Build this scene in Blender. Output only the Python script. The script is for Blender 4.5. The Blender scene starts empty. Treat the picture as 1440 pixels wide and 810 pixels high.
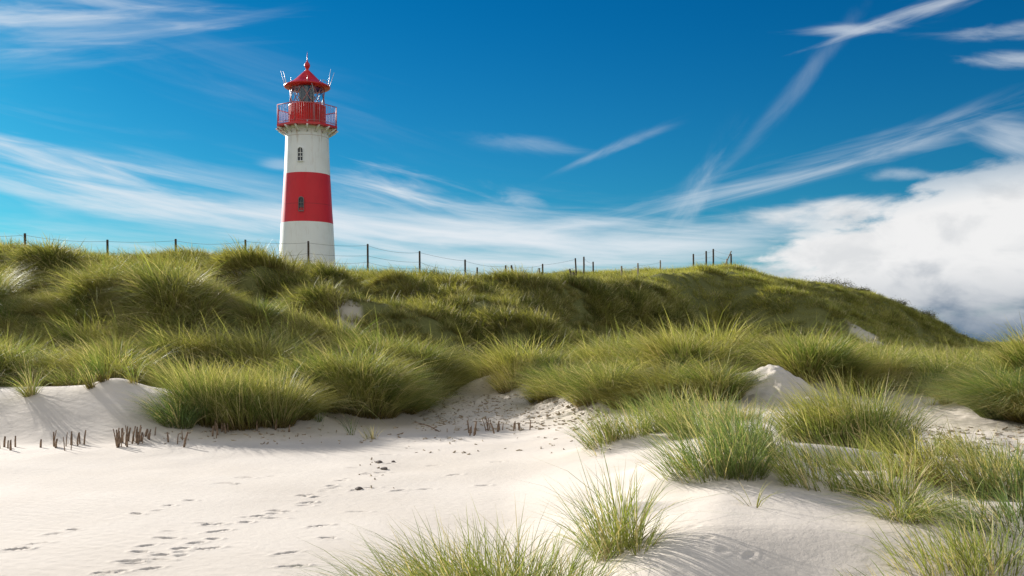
import bpy, math, random
import numpy as np
from mathutils import Vector
rng = np.random.default_rng(7)
random.seed(7)
sc = bpy.context.scene
COL = sc.collection
R = math.radians
EYE, F, HZ, CX = 1.7, 1400.0, 480.0, 720.0      # eye height (m), focal length and horizon in photograph units

# ------------------------------------------------------------------ helpers
def tag(o, label=None, cat=None, group=None, kind=None):
    if label: o['label'] = label
    if cat: o['category'] = cat
    if group: o['group'] = group
    if kind: o['kind'] = kind
    return o

def mesh_np(name, verts, faces, mat, parent=None, smooth=True, attrs=None):
    """verts (n,3); faces (m,4) or (m,3) int array"""
    me = bpy.data.meshes.new(name)
    verts = np.asarray(verts, np.float32); faces = np.asarray(faces, np.int32)
    k = faces.shape[1]
    me.vertices.add(len(verts)); me.vertices.foreach_set('co', verts.ravel())
    me.loops.add(faces.size); me.loops.foreach_set('vertex_index', faces.ravel())
    me.polygons.add(len(faces))
    me.polygons.foreach_set('loop_start', np.arange(0, faces.size, k, dtype=np.int32))
    me.polygons.foreach_set('loop_total', np.full(len(faces), k, np.int32))
    me.polygons.foreach_set('use_smooth', np.full(len(faces), smooth))
    if attrs:
        for an, arr in attrs.items():
            at = me.attributes.new(an, 'FLOAT_COLOR', 'POINT')
            at.data.foreach_set('color', np.asarray(arr, np.float32).ravel())
    me.update(calc_edges=True)
    if mat: me.materials.append(mat)
    o = bpy.data.objects.new(name, me); COL.objects.link(o)
    if parent: o.parent = parent
    return o

class MB:
    """collects simple shapes into one mesh"""
    def __init__(s): s.v = []; s.f = []
    def add(s, vs, fs):
        b = len(s.v); s.v += [tuple(v) for v in vs]; s.f += [tuple(i + b for i in f) for f in fs]
    def box(s, c, sz, rz=0):
        cx, cy, cz = c; x, y, z = sz[0]/2, sz[1]/2, sz[2]/2
        ca, sa = math.cos(rz), math.sin(rz)
        vs = [(cx+i*x*ca-j*y*sa, cy+i*x*sa+j*y*ca, cz+k*z) for k in (-1, 1) for (i, j) in ((-1,-1),(1,-1),(1,1),(-1,1))]
        s.add(vs, [(3,2,1,0),(4,5,6,7),(0,1,5,4),(1,2,6,5),(2,3,7,6),(3,0,4,7)])
    def tube(s, pts, rad, n=8, cap=True):
        pts = [Vector(p) for p in pts]
        if not isinstance(rad, (list, tuple)): rad = [rad]*len(pts)
        vs = []
        for i, p in enumerate(pts):
            d = (pts[min(i+1, len(pts)-1)] - pts[max(i-1, 0)]).normalized()
            a = d.cross(Vector((0.13, 1, 0.21))).normalized() if abs(d.y) < .9 else d.cross(Vector((1, 0, 0))).normalized()
            b = d.cross(a)
            for k in range(n):
                t = 2*math.pi*k/n
                vs.append(p + (a*math.cos(t) + b*math.sin(t))*rad[i])
        fs = [(i*n+k, i*n+(k+1) % n, (i+1)*n+(k+1) % n, (i+1)*n+k) for i in range(len(pts)-1) for k in range(n)]
        if cap: fs += [tuple(range(n-1, -1, -1)), tuple((len(pts)-1)*n+k for k in range(n))]
        s.add(vs, fs)
    def lathe(s, prof, n=48, c=(0,0)):
        vs = [(c[0]+r*math.cos(2*math.pi*k/n), c[1]+r*math.sin(2*math.pi*k/n), z) for (r, z) in prof for k in range(n)]
        fs = [(i*n+k, i*n+(k+1) % n, (i+1)*n+(k+1) % n, (i+1)*n+k) for i in range(len(prof)-1) for k in range(n)]
        s.add(vs, fs)
    def build(s, name, mat, parent=None, smooth=False):
        me = bpy.data.meshes.new(name); me.from_pydata(s.v, [], s.f); me.update()
        me.polygons.foreach_set('use_smooth', [smooth]*len(me.polygons))
        me.materials.append(mat)
        o = bpy.data.objects.new(name, me); COL.objects.link(o)
        if parent: o.parent = parent
        return o

def empty(name, loc, rz=0):
    o = bpy.data.objects.new(name, None); COL.objects.link(o)
    o.location = loc; o.rotation_euler = (0, 0, rz); o.empty_display_size = .3
    return o

# ------------------------------------------------------------------ noise
_perm = np.random.default_rng(3).random((256, 256)).astype(np.float64)
def vnoise(x, y):
    xi = np.floor(x).astype(int); yi = np.floor(y).astype(int)
    fx = x-xi; fy = y-yi
    fx = fx*fx*fx*(fx*(fx*6-15)+10); fy = fy*fy*fy*(fy*(fy*6-15)+10)
    a = _perm[xi & 255, yi & 255]; b = _perm[(xi+1) & 255, yi & 255]
    c = _perm[xi & 255, (yi+1) & 255]; d = _perm[(xi+1) & 255, (yi+1) & 255]
    return (a*(1-fx)+b*fx)*(1-fy)+(c*(1-fx)+d*fx)*fy
def fbm(x, y, o=4):
    t = 0; a = .5; n = 0
    for i in range(o):
        t = t+a*vnoise(x*2**i+i*17.3, y*2**i+i*9.1); n += a; a *= .5
    return t/n*2-1
def sstep(a, b, x):
    t = np.clip((x-a)/(b-a), 0, 1); return t*t*(3-2*t)

# ------------------------------------------------------------------ terrain: surveyed profiles (depth, sight line or height)
def zof(Y, v): return v if v < 20 else EYE-(v-HZ)/F*Y
T = {
-1400:[(5.6,0),(7,0),(10,0),(13,0),(16,.1),(19,.5),(22,.9),(26,1.3),(30,1.8),(35,3.4),(41,4.6),(48,5),(85,5),(130,3)],
-300:[(5.6,0),(7,0),(10,0),(13,0),(16,.1),(19,.7),(22,.9),(25.5,1.3),(29,2.0),(35,3.6),(41,5.2),(48,5.2),(85,5),(130,3)],
0:   [(5.6,0),(7,0),(10,0),(13,0),(16,.02),(19,549),(22,535),(25.5,504),(28.5,470),(35,405),(41,358),(48,5.2),(85,5.2),(130,3)],
80:  [(5.6,0),(7,0),(10,0),(13,0),(16,.02),(18.8,545),(21.5,542),(25.5,503),(28.5,470),(35,408),(41,364),(48,5.2),(85,5.2),(130,3)],
165: [(5.6,0),(7,0),(10,0),(13,0),(16,.02),(18.6,541),(20.6,544),(25.5,503),(29,470),(35,412),(41,372),(48,5.0),(85,5),(130,3)],
240: [(5.6,0),(7,0),(10,0),(13,0),(16,.02),(18.8,560),(21,548),(25.5,503),(29,470),(35,412),(41,368),(48,5.0),(85,5),(130,3)],
330: [(5.6,0),(7,0),(10,0),(13,0),(16.6,.02),(18.6,590),(22,553),(26,505),(30,470),(36,415),(42,370),(48,5.0),(85,5),(130,3)],
430: [(5.6,0),(7,0),(10,0),(13,0),(16.8,.02),(19,592),(22,560),(26,512),(30,470),(36,428),(43,388),(50,4.6),(85,4.6),(130,3)],
560: [(5.6,0),(7,0),(10,0),(13,.0),(17,.02),(20,595),(23,566),(27,520),(31,474),(37,432),(44,394),(50,4.5),(85,4.5),(130,3)],
700: [(5.6,0),(7,0),(10,.02),(13,.05),(17,.03),(20.5,.1),(24,.4),(28,.85),(33,485),(38,445),(45,405),(55,404),(78,395),(130,3)],
820: [(5.6,0),(7,.1),(10,.2),(13,.2),(16,.2),(19.5,.25),(23,.45),(28,.9),(41,486),(45.5,450),(51,404),(60,401),(78,389),(130,3)],
950: [(5.6,0),(7,.36),(10,.42),(13,.42),(16.5,.45),(20,.6),(24,.8),(30,1.0),(49,488),(53,445),(58,397),(66,392),(80,383),(130,3)],
1025:[(5.6,0),(7,.42),(10,.52),(13,.52),(16.5,.55),(20,.7),(24,.85),(30,1.05),(55,490),(60,438),(66,388),(72,384),(80,377),(130,3)],
1100:[(5.6,0),(7,.42),(10,.5),(13,.52),(16.5,.55),(20,.7),(24,.85),(30,1.0),(53,492),(57,464),(62,426),(72,420),(86,396),(130,3)],
1210:[(5.6,.05),(7,.40),(10,.40),(13,.44),(16.5,.5),(20,.55),(24,.6),(30,.7),(52,494),(55,492),(58,489),(76,458),(90,412),(130,3)],
1300:[(5.6,.1),(7,.38),(10,.34),(13,.28),(16.5,.3),(20,.45),(24,.5),(30,.5),(54,.95),(60,1.0),(70,1.0),(83,482),(92,448),(130,1)],
1385:[(5.6,.1),(7,.38),(10,.34),(13,.24),(16.5,.3),(19.5,.6),(24,.6),(30,.5),(54,.7),(60,.7),(70,.7),(86,.9),(95,488),(130,.9)],
1440:[(5.6,.1),(7,.38),(10,.34),(13,.2),(16.5,.3),(19,.8),(23,1.0),(30,.8),(54,.5),(60,.5),(70,.5),(86,.8),(95,1.25),(130,.9)],
1800:[(5.6,.1),(7,.3),(10,.3),(13,.3),(16.5,.4),(19,.9),(23,1.1),(30,.8),(54,.4),(60,.4),(70,.4),(86,.8),(95,1.2),(130,.9)],
3000:[(5.6,.1),(7,.2),(10,.2),(13,.2),(16.5,.2),(19,.3),(23,.4),(30,.4),(54,.2),(60,.2),(70,.2),(86,.2),(95,.2),(130,.1)],
}
def pchip_slopes(x, y):
    h = np.diff(x); d = np.diff(y, axis=0)/h[(slice(None),)+(None,)*(y.ndim-1)]
    m = np.zeros_like(y)
    s = d[:-1]*d[1:] > 0
    w = np.where(s, 2*d[:-1]*d[1:]/np.where(s, d[:-1]+d[1:], 1), 0)
    m[1:-1] = w; m[0] = d[0]; m[-1] = d[-1]
    return m
def hermite(x, y, m, q):
    i = np.clip(np.searchsorted(x, q)-1, 0, len(x)-2)
    h = x[i+1]-x[i]; t = np.clip((q-x[i])/h, 0, 1)
    if y.ndim > 1: h = h[:, None]; t = t[:, None]
    return ((2*t**3-3*t**2+1)*y[i]+(t**3-2*t**2+t)*h*m[i]+(-2*t**3+3*t**2)*y[i+1]+(t**3-t**2)*h*m[i+1])
kx = np.array(sorted(T), float)
KY = np.array([[p[0] for p in T[int(k)]] for k in kx])
KZ = np.array([[zof(*p) for p in T[int(k)]] for k in kx])
LX = np.linspace(-1400, 3000, 881)
LY = np.exp(np.linspace(math.log(2.2), math.log(170), 420))
CY = hermite(kx, KY, pchip_slopes(kx, KY), LX); CZ = hermite(kx, KZ, pchip_slopes(kx, KZ), LX)
LAT = np.zeros((len(LX), len(LY)))
for i in range(len(LX)):
    x = np.concatenate([[1.0, 4.4], CY[i], [170]]); z = np.concatenate([[0, 0], CZ[i], [0.2]])
    LAT[i] = hermite(x, z, pchip_slopes(x, z), LY)
for _ in range(2):                                    # soften
    LAT[1:-1] = .25*LAT[:-2]+.5*LAT[1:-1]+.25*LAT[2:]

# extra mounds: (photo column, depth, half width, half depth, height)
MOUNDS = [(330,18.7,1.35,.7,.42),(245,18.0,.5,.4,.12),(420,19.2,.5,.5,.2),(505,20.8,.8,.7,.55),(440,21,.6,.6,.25),
 (597,24,.8,.6,.55),(690,25,.7,.5,.3),(800,25,.8,.6,.35),(865,24,.7,.6,.4),(935,23,.8,.6,.5),(1020,24.5,.9,.7,.45),(760,24,.5,.5,.2),
 (1097,19.8,.6,.6,.24),(1160,21.5,.6,.6,.35),(1250,23,.6,.5,.25),(1420,19.3,1.1,.9,.35),(1330,23,.9,.6,.25),
 (868,8.0,.32,.25,.14),(930,8.9,.5,.3,.08),(1000,10,.8,.5,.16),(870,13.4,.6,.5,.16),(1050,9.0,.5,.3,.12),(1180,12.2,.9,.5,.16),(1290,9.3,.5,.4,.14),(1190,10.3,1.0,.35,.16),(1250,8.8,.5,.3,.1),
 (1360,10.5,.9,.5,.12),(1420,7.4,.6,.5,.12),(700,6.2,.8,.4,.1),(160,18.6,.45,.5,.12),
 (480,33,3.,1.5,.3),(1130,30,2.5,1.5,.5),(880,32,2.5,1.2,.35),(960,34,3,1.2,.4),(1020,30,2,1,.3)]
PRINTS = [(25,773),(50,765),(75,751),(105,745),(193,723),(222,718),(238,711),(268,704),(315,680),(345,672),(333,681),(365,660),(384,670),
 (213,800),(255,782),(293,772),(240,747),(234,757),(405,778),(413,797),(450,740),(460,757),(385,729),(455,691),(470,687),(445,699),(396,720),(290,736),
 (500,690),(522,686),(505,720),(560,690),(600,688),(145,806),(205,768),(196,777),(183,790),(640,668),(680,683),(545,640),(700,650),
 (975,741),(995,757),(1018,774),(1055,782),(610,655),(430,708),(480,676),(300,738),(520,665),(497,658)]
# grassed spurs: crest lines in the photograph (column, row of the grass tops), height, near and far flank widths, grass height
SPURS = [([(-60,352),(20,340),(75,352),(120,375),(135,400)], 1.3, .9, 1.6, .55),
 ([(60,352),(130,352),(210,362),(255,380),(292,404)], 1.25, .85, 1.5, .55),
 ([(-20,372),(60,368),(150,380),(230,396),(290,418),(318,442)], 1.35, .85, 1.9, .6),
 ([(-60,385),(0,394),(40,415),(62,440)], 1.1, .75, 1.2, .6),
 ([(285,362),(335,354),(372,366),(398,392)], 1.25, .8, 1.4, .5),
 ([(405,375),(440,368),(475,380),(500,396)], .95, .7, 1.2, .5),
 ([(395,398),(450,402),(520,404),(580,418),(625,440)], 1.0, .75, 1.5, .5),
 ([(510,376),(555,376),(590,392)], .95, .7, 1.2, .5),
 ([(600,380),(650,386),(700,402)], .85, .7, 1.2, .5),
 ([(630,408),(680,402),(720,424),(762,456)], 1.15, .8, 1.5, .5),
 ([(300,436),(350,426),(400,438),(425,458)], .8, .6, 1.2, .6),
 ([(700,398),(780,402),(860,398),(935,396),(1005,384)], 1.0, .6, 1.4, .4),
 ([(850,430),(905,424),(955,440),(1000,470)], 1.1, .8, 1.6, .4),
 ([(1025,378),(1060,402),(1110,432),(1165,462),(1208,486)], 1.7, 2.4, 2.6, .35),
 ([(1140,394),(1180,402),(1240,424),(1320,452),(1385,482)], .5, 2.4, 1.8, .3),
 ([(-40,455),(60,448),(150,452),(200,470)], .35, .7, 1.0, .8),
 ([(230,470),(300,462),(360,470),(400,490)], .4, .6, .8, .8),
 ([(440,455),(480,450),(520,460),(560,490)], .5, .6, .9, 1.),
 ([(720,475),(790,468),(850,480),(880,505)], .35, .6, .8, 1.1),
 ([(900,478),(960,468),(1030,478),(1060,505)], .3, .6, .8, 1.2),
 ([(990,462),(1030,458),(1065,470),(1085,485)], .3, .7, .9, 1.15)]
_sp = []
def lat_h(X, Y):
    px = np.clip(CX+F*X/Y, -1400, 2999.9); fy = np.clip(np.log(Y/2.2)/math.log(170/2.2)*419, 0, 418.999)
    fx = (px+1400)/5.0; i = np.clip(fx.astype(int), 0, 879); j = fy.astype(int); a = fx-i; b = fy-j
    return (LAT[i, j]*(1-a)*(1-b)+LAT[i+1, j]*a*(1-b)+LAT[i, j+1]*(1-a)*b+LAT[i+1, j+1]*a*b)
def spur_setup():
    for si, (pts, A, wn, wf, gh) in enumerate(SPURS):
        ymin = 27 if si < 11 else 44 if si < 13 else 58 if si < 14 else 80 if si < 15 else 19.5
        pts = np.array(pts, float); q = np.linspace(0, len(pts)-1, (len(pts)-1)*6+1)
        sx = hermite(np.arange(len(pts)), pts[:, 0], np.gradient(pts[:, 0]), q); sy = hermite(np.arange(len(pts)), pts[:, 1], np.gradient(pts[:, 1]), q)
        out = []
        for i, (px, py) in enumerate(zip(sx, sy)):
            Ys = np.linspace(ymin, 98, 1600); X = (px-CX)/F*Ys
            tt = i/(len(sx)-1); a = A*min(1, math.sin(math.pi*min(max(tt, 0.02), .98))**.6+.1)
            d = (EYE-(py-HZ)/F*Ys)-(lat_h(X, Ys)+a+gh)
            k = np.argmax(d < 0) if (d < 0).any() else int(np.argmin(d))
            out.append((X[k], Ys[k], a))
        o = np.array(out); o[:, 1] = np.convolve(np.pad(o[:, 1], 3, 'edge'), np.ones(7)/7, 'valid'); o[:, 0] = (sx-CX)/F*o[:, 1]
        _sp.append((o, wn, wf))
spur_setup()
def spurs(X, Y):
    z = np.zeros_like(X)
    for (o, wn, wf) in _sp:
        bb = (X > o[:, 0].min()-6) & (X < o[:, 0].max()+6) & (Y > o[:, 1].min()-6) & (Y < o[:, 1].max()+6)
        if not bb.any(): continue
        x = X[bb]; y = Y[bb]; best = np.zeros(len(x))
        for k in range(len(o)-1):
            ax, ay, aa = o[k]; bx, by, ba = o[k+1]; dx, dy = bx-ax, by-ay; L2 = dx*dx+dy*dy+1e-9
            t = np.clip(((x-ax)*dx+(y-ay)*dy)/L2, 0, 1); ex = x-(ax+t*dx); ey = y-(ay+t*dy)
            near = ey < 0
            w = np.where(near, wn, wf)
            h = (aa+(ba-aa)*t)*np.exp(-((ex*ex+ey*ey)/(w*w))**1.15)
            best = np.maximum(best, h)
        z[bb] = np.maximum(z[bb], best)+.25*np.minimum(z[bb], best)
    return z
_r = random.Random(77)
for _i in range(28):                                   # the trodden line from the lower left up to the centre
    _t = _i/27
    PRINTS.append((150+400*_t**.8+_r.uniform(-16, 16), 808-158*_t**.9+_r.uniform(-5, 5)))
def base_h(X, Y):
    X = np.asarray(X, float); Y = np.maximum(np.asarray(Y, float), 2.2)
    px = np.clip(CX+F*X/Y, -1400, 2999.9); fy = np.clip(np.log(Y/2.2)/math.log(170/2.2)*419, 0, 418.999)
    fx = (px+1400)/5.0; i = np.clip(fx.astype(int), 0, 879); j = fy.astype(int); a = fx-i; b = fy-j
    z = (LAT[i, j]*(1-a)*(1-b)+LAT[i+1, j]*a*(1-b)+LAT[i, j+1]*(1-a)*b+LAT[i+1, j+1]*a*b)
    for (p, my, sx, sy, h) in MOUNDS:
        mx = (p-CX)/F*my
        z = z+h*np.exp(-((X-mx)/sx)**2-((Y-my)/sy)**2)
    shp = np.shape(z); z = (z.ravel()+spurs(np.broadcast_to(X, shp).ravel(), np.broadcast_to(Y, shp).ravel())).reshape(shp)
    hill = sstep(26, 32, Y)
    # hummocks on the grassed slope, drawn out along the slope
    u = X*.94-Y*.34; v = X*.34+Y*.94
    left = 1-sstep(640, 800, px)
    hum = (1-np.abs(fbm(u/6.0+3.1, v/2.9+1.7, 3))*1.6)
    A = (0.35*left*sstep(27, 33, Y)*(1-.45*sstep(39, 43, Y))+.55*(1-left)*sstep(38, 55, Y))
    z = z+A*(hum-.72)*(1-.6*sstep(48, 60, Y)*left)
    z = z+hill*.12*fbm(X/1.1, Y/1.1, 3)
    near = 1-hill
    z = z+near*(.05*fbm(X/2.3+5, Y/2.3, 3)*sstep(8, 16, Y)+.02*fbm(X/1.7, Y/1.7+9, 2))
    return z
def fine_h(X, Y):
    z = base_h(X, Y)
    px = CX+F*X/np.maximum(Y, 1)
    # scuffed, uneven sand between the tussocks
    rough = sstep(18.5, 20.5, Y)*(1-sstep(25, 28, Y))*sstep(560, 620, px)*(1-sstep(860, 960, px))
    z = z+rough*.10*np.abs(fbm(X/.35, Y/.5, 3))
    rh = sstep(1040, 1070, px)*(1-sstep(1125, 1160, px))*sstep(17.5, 18.5, Y)*(1-sstep(21, 22, Y))
    z = z+rh*.13*fbm(X/.4+3, Y/.5, 4)
    rough2 = sstep(12, 14, Y)*(1-sstep(25, 28, Y))*sstep(1240, 1290, px)
    z = z+rough2*.05*fbm(X/.5, Y/.7, 3)
    return z
def H(X, Y): return float(base_h(np.array([X]), np.array([Y]))[0])
def ground_at(px, py):
    """first ground point met by the sight line through (px, py)"""
    Ys = np.exp(np.linspace(math.log(4), math.log(120), 1500)); X = (px-CX)/F*Ys
    d = EYE-(py-HZ)/F*Ys-base_h(X, Ys)
    k = np.argmax(d < 0) if (d < 0).any() else len(Ys)-1
    return X[k], Ys[k], float(base_h(X[k:k+1], Ys[k:k+1])[0])

# where grass covers the ground (0..1)
EDGE_X = [-1400,0,100,130,170,230,245,330,430,450,560,590,610,700,760,850,900,1040,1062,1122,1132,1250,1300,1360,1400,1500,3000]
EDGE_Y = [19,20.0,19.9,20.4,20.8,20.8,19.2,19.2,19.4,20.3,20.6,22.8,24.6,25.2,24.2,22.8,22.,22.2,23.2,23.0,20.6,22.8,22.4,20.8,18.8,18.3,18]
_scars = []
for (sx_, sy_, w_, h_) in [(312,407,24,7),(592,409,20,8),(1218,472,17,13),(490,441,14,6),(680,517,15,7)]:
    c0 = ground_at(sx_, sy_); c1 = ground_at(sx_, sy_-h_); c2 = ground_at(sx_, sy_+h_)
    _scars.append((c0[0], c0[1], w_/F*c0[1]*1.15, min(max(abs(c1[1]-c2[1])/2, .45), 4)*1.1))
def veg(X, Y):
    px = CX+F*X/np.maximum(Y, 1)
    e = np.interp(px, EDGE_X, EDGE_Y)
    m = sstep(-.25, .5, Y-e+.5*fbm(X/1.3, Y/1.3, 2))
    # bare sand scars
    for (cx, by, sx, sy) in _scars:
        q = ((X-cx)/sx)**2+((Y-by)/sy)**2+.9*fbm(X/.5, Y/.5, 3)*1.1
        m = m*(.22+.78*sstep(.3, 1.7, q))
    sp_ = spurs(np.ravel(X).astype(float), np.ravel(Y).astype(float)).reshape(np.shape(X))
    hole = sstep(-.05, .25, fbm(X/1.5+31, Y/1.0+4, 2)+.05)*sstep(600, 680, px)*(1-sstep(24.5, 26.5, Y))
    m = m*(1-.95*hole)
    m = np.maximum(m, sstep(.12, .25, sp_+.08*fbm(X/.7, Y/.7, 2))*sstep(-1.3, -.6, Y-e))
    cx = (1096-CX)/F*20.2; q = ((X-cx)/.62)**2+((Y-20.2)/1.6)**2+.5*fbm(X/.6, Y/.6, 2)
    m = m*sstep(.6, 1.2, q)
    for (cx, by, sx, sy) in _scars:
        q = ((X-cx)/sx)**2+((Y-by)/sy)**2+.8*fbm(X/.5, Y/.5, 3)*1.1
        m = m*(.22+.78*sstep(.3, 1.7, q))
    return m

# ------------------------------------------------------------------ materials
def newmat(name):
    m = bpy.data.materials.new(name); m.use_nodes = True
    nt = m.node_tree; nt.nodes.clear()
    return m, nt
class NT:
    def __init__(s, nt): s.nt = nt
    def n(s, t, **k):
        nd = s.nt.nodes.new(t)
        for a, b in k.items():
            if a == 'ins':
                for i, v in b.items():
                    if hasattr(v, 'links') or isinstance(v, bpy.types.NodeSocket): s.nt.links.new(v, nd.inputs[i])
                    else: nd.inputs[i].default_value = v
            else: setattr(nd, a, b)
        return nd
    def math(s, op, a, b=None, c=None, clamp=False):
        ins = {0: a}
        if b is not None: ins[1] = b
        if c is not None: ins[2] = c
        return s.n('ShaderNodeMath', operation=op, use_clamp=clamp, ins=ins).outputs[0]
    def mix(s, f, a, b, mode='MIX'):
        nd = s.n('ShaderNodeMix', data_type='RGBA', blend_type=mode)
        for i, v in ((0, f), (6, a), (7, b)):
            if isinstance(v, bpy.types.NodeSocket): s.nt.links.new(v, nd.inputs[i])
            else: nd.inputs[i].default_value = v
        return nd.outputs[2]
    def noise(s, vec, scale, detail=3, rough=.5, dist=0, dim='3D'):
        return s.n('ShaderNodeTexNoise', noise_dimensions=dim, ins={'Vector': vec, 'Scale': scale, 'Detail': detail, 'Roughness': rough, 'Distortion': dist}).outputs[0]
    def ramp(s, f, lo, hi):
        return s.n('ShaderNodeMapRange', interpolation_type='SMOOTHSTEP', ins={0: f, 1: lo, 2: hi}).outputs[0]
    def principled(s, col, rough, spec=.4, **k):
        ins = {'Base Color': col, 'Roughness': rough, 'Specular IOR Level': spec}; ins.update(k)
        return s.n('ShaderNodeBsdfPrincipled', ins=ins)
    def out(s, sh): s.nt.links.new(sh, s.n('ShaderNodeOutputMaterial').inputs[0])

def c4(r, g, b): return (r, g, b, 1)

def grass_mat(name, green, yellow, straw, transl=.36, straw_amt=.16, base_amt=.8):
    m, nt = newmat(name); k = NT(nt)
    at = k.n('ShaderNodeAttribute', attribute_name='gc')
    sep = k.n('ShaderNodeSeparateColor', ins={0: at.outputs['Color']})
    t, r, d = sep.outputs[0], sep.outputs[1], sep.outputs[2]
    pos = k.n('ShaderNodeNewGeometry').outputs['Position']
    big = k.noise(pos, .8, 4, .6); mid = k.noise(pos, 2.2, 3)
    f = k.math('ADD', k.math('MULTIPLY', r, .45), k.math('MULTIPLY', k.ramp(big, .38, .62), .7))
    f = k.math('ADD', f, k.math('MULTIPLY', k.ramp(mid, .35, .7), .2), clamp=True)
    col = k.mix(k.math('MULTIPLY', f, .75), green, yellow)
    br = k.math('ADD', .62, k.math('MULTIPLY', k.math('FRACT', k.math('MULTIPLY', r, 7.31)), .76))
    col = k.mix(1.0, col, k.n('ShaderNodeCombineXYZ', ins={0: br, 1: br, 2: br}).outputs[0], 'MULTIPLY')
    # pale dead blades; straw / rusty bases, darkened further for shade inside the tuft
    dead = k.math('GREATER_THAN', d, k.math('SUBTRACT', 1-straw_amt, k.math('MULTIPLY', k.ramp(mid, .5, .75), .22)))
    col = k.mix(dead, col, straw)
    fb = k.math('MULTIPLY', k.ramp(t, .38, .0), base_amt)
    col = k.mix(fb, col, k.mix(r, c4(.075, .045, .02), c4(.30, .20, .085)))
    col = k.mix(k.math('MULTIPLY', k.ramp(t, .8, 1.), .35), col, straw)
    p = k.principled(col, .55, .2)
    tr = k.n('ShaderNodeBsdfTranslucent', ins={0: k.mix(1, col, c4(1.15, 1.2, .6), 'MULTIPLY')})
    ms = k.n('ShaderNodeMixShader', ins={0: transl, 1: p.outputs[0], 2: tr.outputs[0]})
    k.out(ms.outputs[0]); return m
GREEN = c4(.10, .175, .038); YELL = c4(.46, .405, .135); STRAW = c4(.66, .54, .30)
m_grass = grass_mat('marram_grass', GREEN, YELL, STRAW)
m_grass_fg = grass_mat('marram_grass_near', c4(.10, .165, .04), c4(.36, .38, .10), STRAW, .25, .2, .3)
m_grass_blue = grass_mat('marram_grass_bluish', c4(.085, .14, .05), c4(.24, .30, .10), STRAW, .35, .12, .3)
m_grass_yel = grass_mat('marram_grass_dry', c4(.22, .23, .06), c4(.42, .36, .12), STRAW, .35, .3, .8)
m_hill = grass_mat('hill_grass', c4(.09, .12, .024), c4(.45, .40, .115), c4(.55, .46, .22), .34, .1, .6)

m_far = grass_mat('far_hill_grass', c4(.13, .165, .03), c4(.58, .53, .14), c4(.6, .5, .25), .36, .1, .35)
def sand_material():
    m, nt = newmat('dune_sand'); k = NT(nt)
    pos = k.n('ShaderNodeNewGeometry').outputs['Position']
    at = k.n('ShaderNodeAttribute', attribute_name='cover')
    cov = k.n('ShaderNodeSeparateColor', ins={0: at.outputs['Color']})
    big = k.noise(pos, .5, 4); fine = k.noise(pos, 140, 2, .7); med = k.noise(pos, 9, 4, .65)
    col = k.mix(k.ramp(big, .3, .7), c4(.66, .595, .515), c4(.60, .535, .455))
    col = k.mix(k.math('MULTIPLY', k.ramp(fine, .58, .8), .35), col, c4(.36, .29, .22))
    col = k.mix(k.math('MULTIPLY', k.ramp(med, .6, .8), .25), col, c4(.50, .42, .34))
    # scuffed darker, damper sand with bits of plant litter
    litter = k.noise(pos, 16, 4, .75)
    col = k.mix(k.math('MULTIPLY', cov.outputs[1], k.ramp(litter, .56, .66)), col, c4(.20, .15, .10))
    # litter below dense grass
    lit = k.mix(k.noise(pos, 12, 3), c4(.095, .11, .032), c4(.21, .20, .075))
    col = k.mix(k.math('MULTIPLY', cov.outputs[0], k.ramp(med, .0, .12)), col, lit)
    p = k.principled(col, .95, .15)
    # ripples and grain
    mp = k.n('ShaderNodeMapping', ins={0: pos, 2: (0, 0, R(28))})
    dist = k.noise(pos, 1.2, 3)
    wv = k.n('ShaderNodeTexWave', wave_type='BANDS', bands_direction='Y', wave_profile='SIN', ins={'Vector': mp.outputs[0], 'Scale': 2.1, 'Distortion': 5.0, 'Detail': 2, 'Detail Scale': 1.2}).outputs[1]
    rip = k.math('MULTIPLY', wv, k.ramp(k.noise(pos, .35, 2), .42, .62))
    b1 = k.n('ShaderNodeBump', ins={'Strength': .2, 'Distance': .012, 'Height': rip})
    b2 = k.n('ShaderNodeBump', ins={'Strength': .4, 'Distance': .02, 'Height': med, 'Normal': b1.outputs[0]})
    b3 = k.n('ShaderNodeBump', ins={'Strength': .35, 'Distance': .004, 'Height': fine, 'Normal': b2.outputs[0]})
    nt.links.new(b3.outputs[0], p.inputs['Normal'])
    k.out(p.outputs[0]); return m
m_sand = sand_material()

def simple_mat(name, col, rough=.6, spec=.4, var=.15, scale=8, col2=None, bump=0, metallic=0):
    m, nt = newmat(name); k = NT(nt)
    pos = k.n('ShaderNodeTexCoord').outputs['Object']
    nz = k.noise(pos, scale, 4, .6)
    c2 = col2 or c4(col[0]*(1-var), col[1]*(1-var), col[2]*(1-var))
    cc = k.mix(k.ramp(nz, .35, .7), col, c2)
    p = k.principled(cc, rough, spec, Metallic=metallic)
    if bump:
        b = k.n('ShaderNodeBump', ins={'Strength': bump, 'Distance': .01, 'Height': nz}); nt.links.new(b.outputs[0], p.inputs['Normal'])
    k.out(p.outputs[0]); return m
m_post = simple_mat('weathered_post_wood', c4(.10, .075, .055), .85, .2, .5, 14, c4(.04, .03, .022), .5)
m_post_pale = simple_mat('pale_driftwood', c4(.34, .29, .23), .85, .2, .4, 14, None, .5)
m_wire = simple_mat('fence_wire', c4(.16, .15, .14), .6, .3)
m_stake = simple_mat('brush_stake_wood', c4(.30, .21, .14), .9, .2, .5, 20, c4(.10, .065, .045), .6)
m_stone = simple_mat('dark_stone', c4(.16, .13, .11), .8, .3, .4, 20, None, .6)
m_shrub = simple_mat('rose_shrub_leaves', c4(.07, .085, .025), .6, .3, .4, 3, c4(.13, .10, .04))
m_twig = simple_mat('dead_plant_litter', c4(.24, .18, .12), .9, .2, .5, 9, c4(.5, .42, .3))

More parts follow.
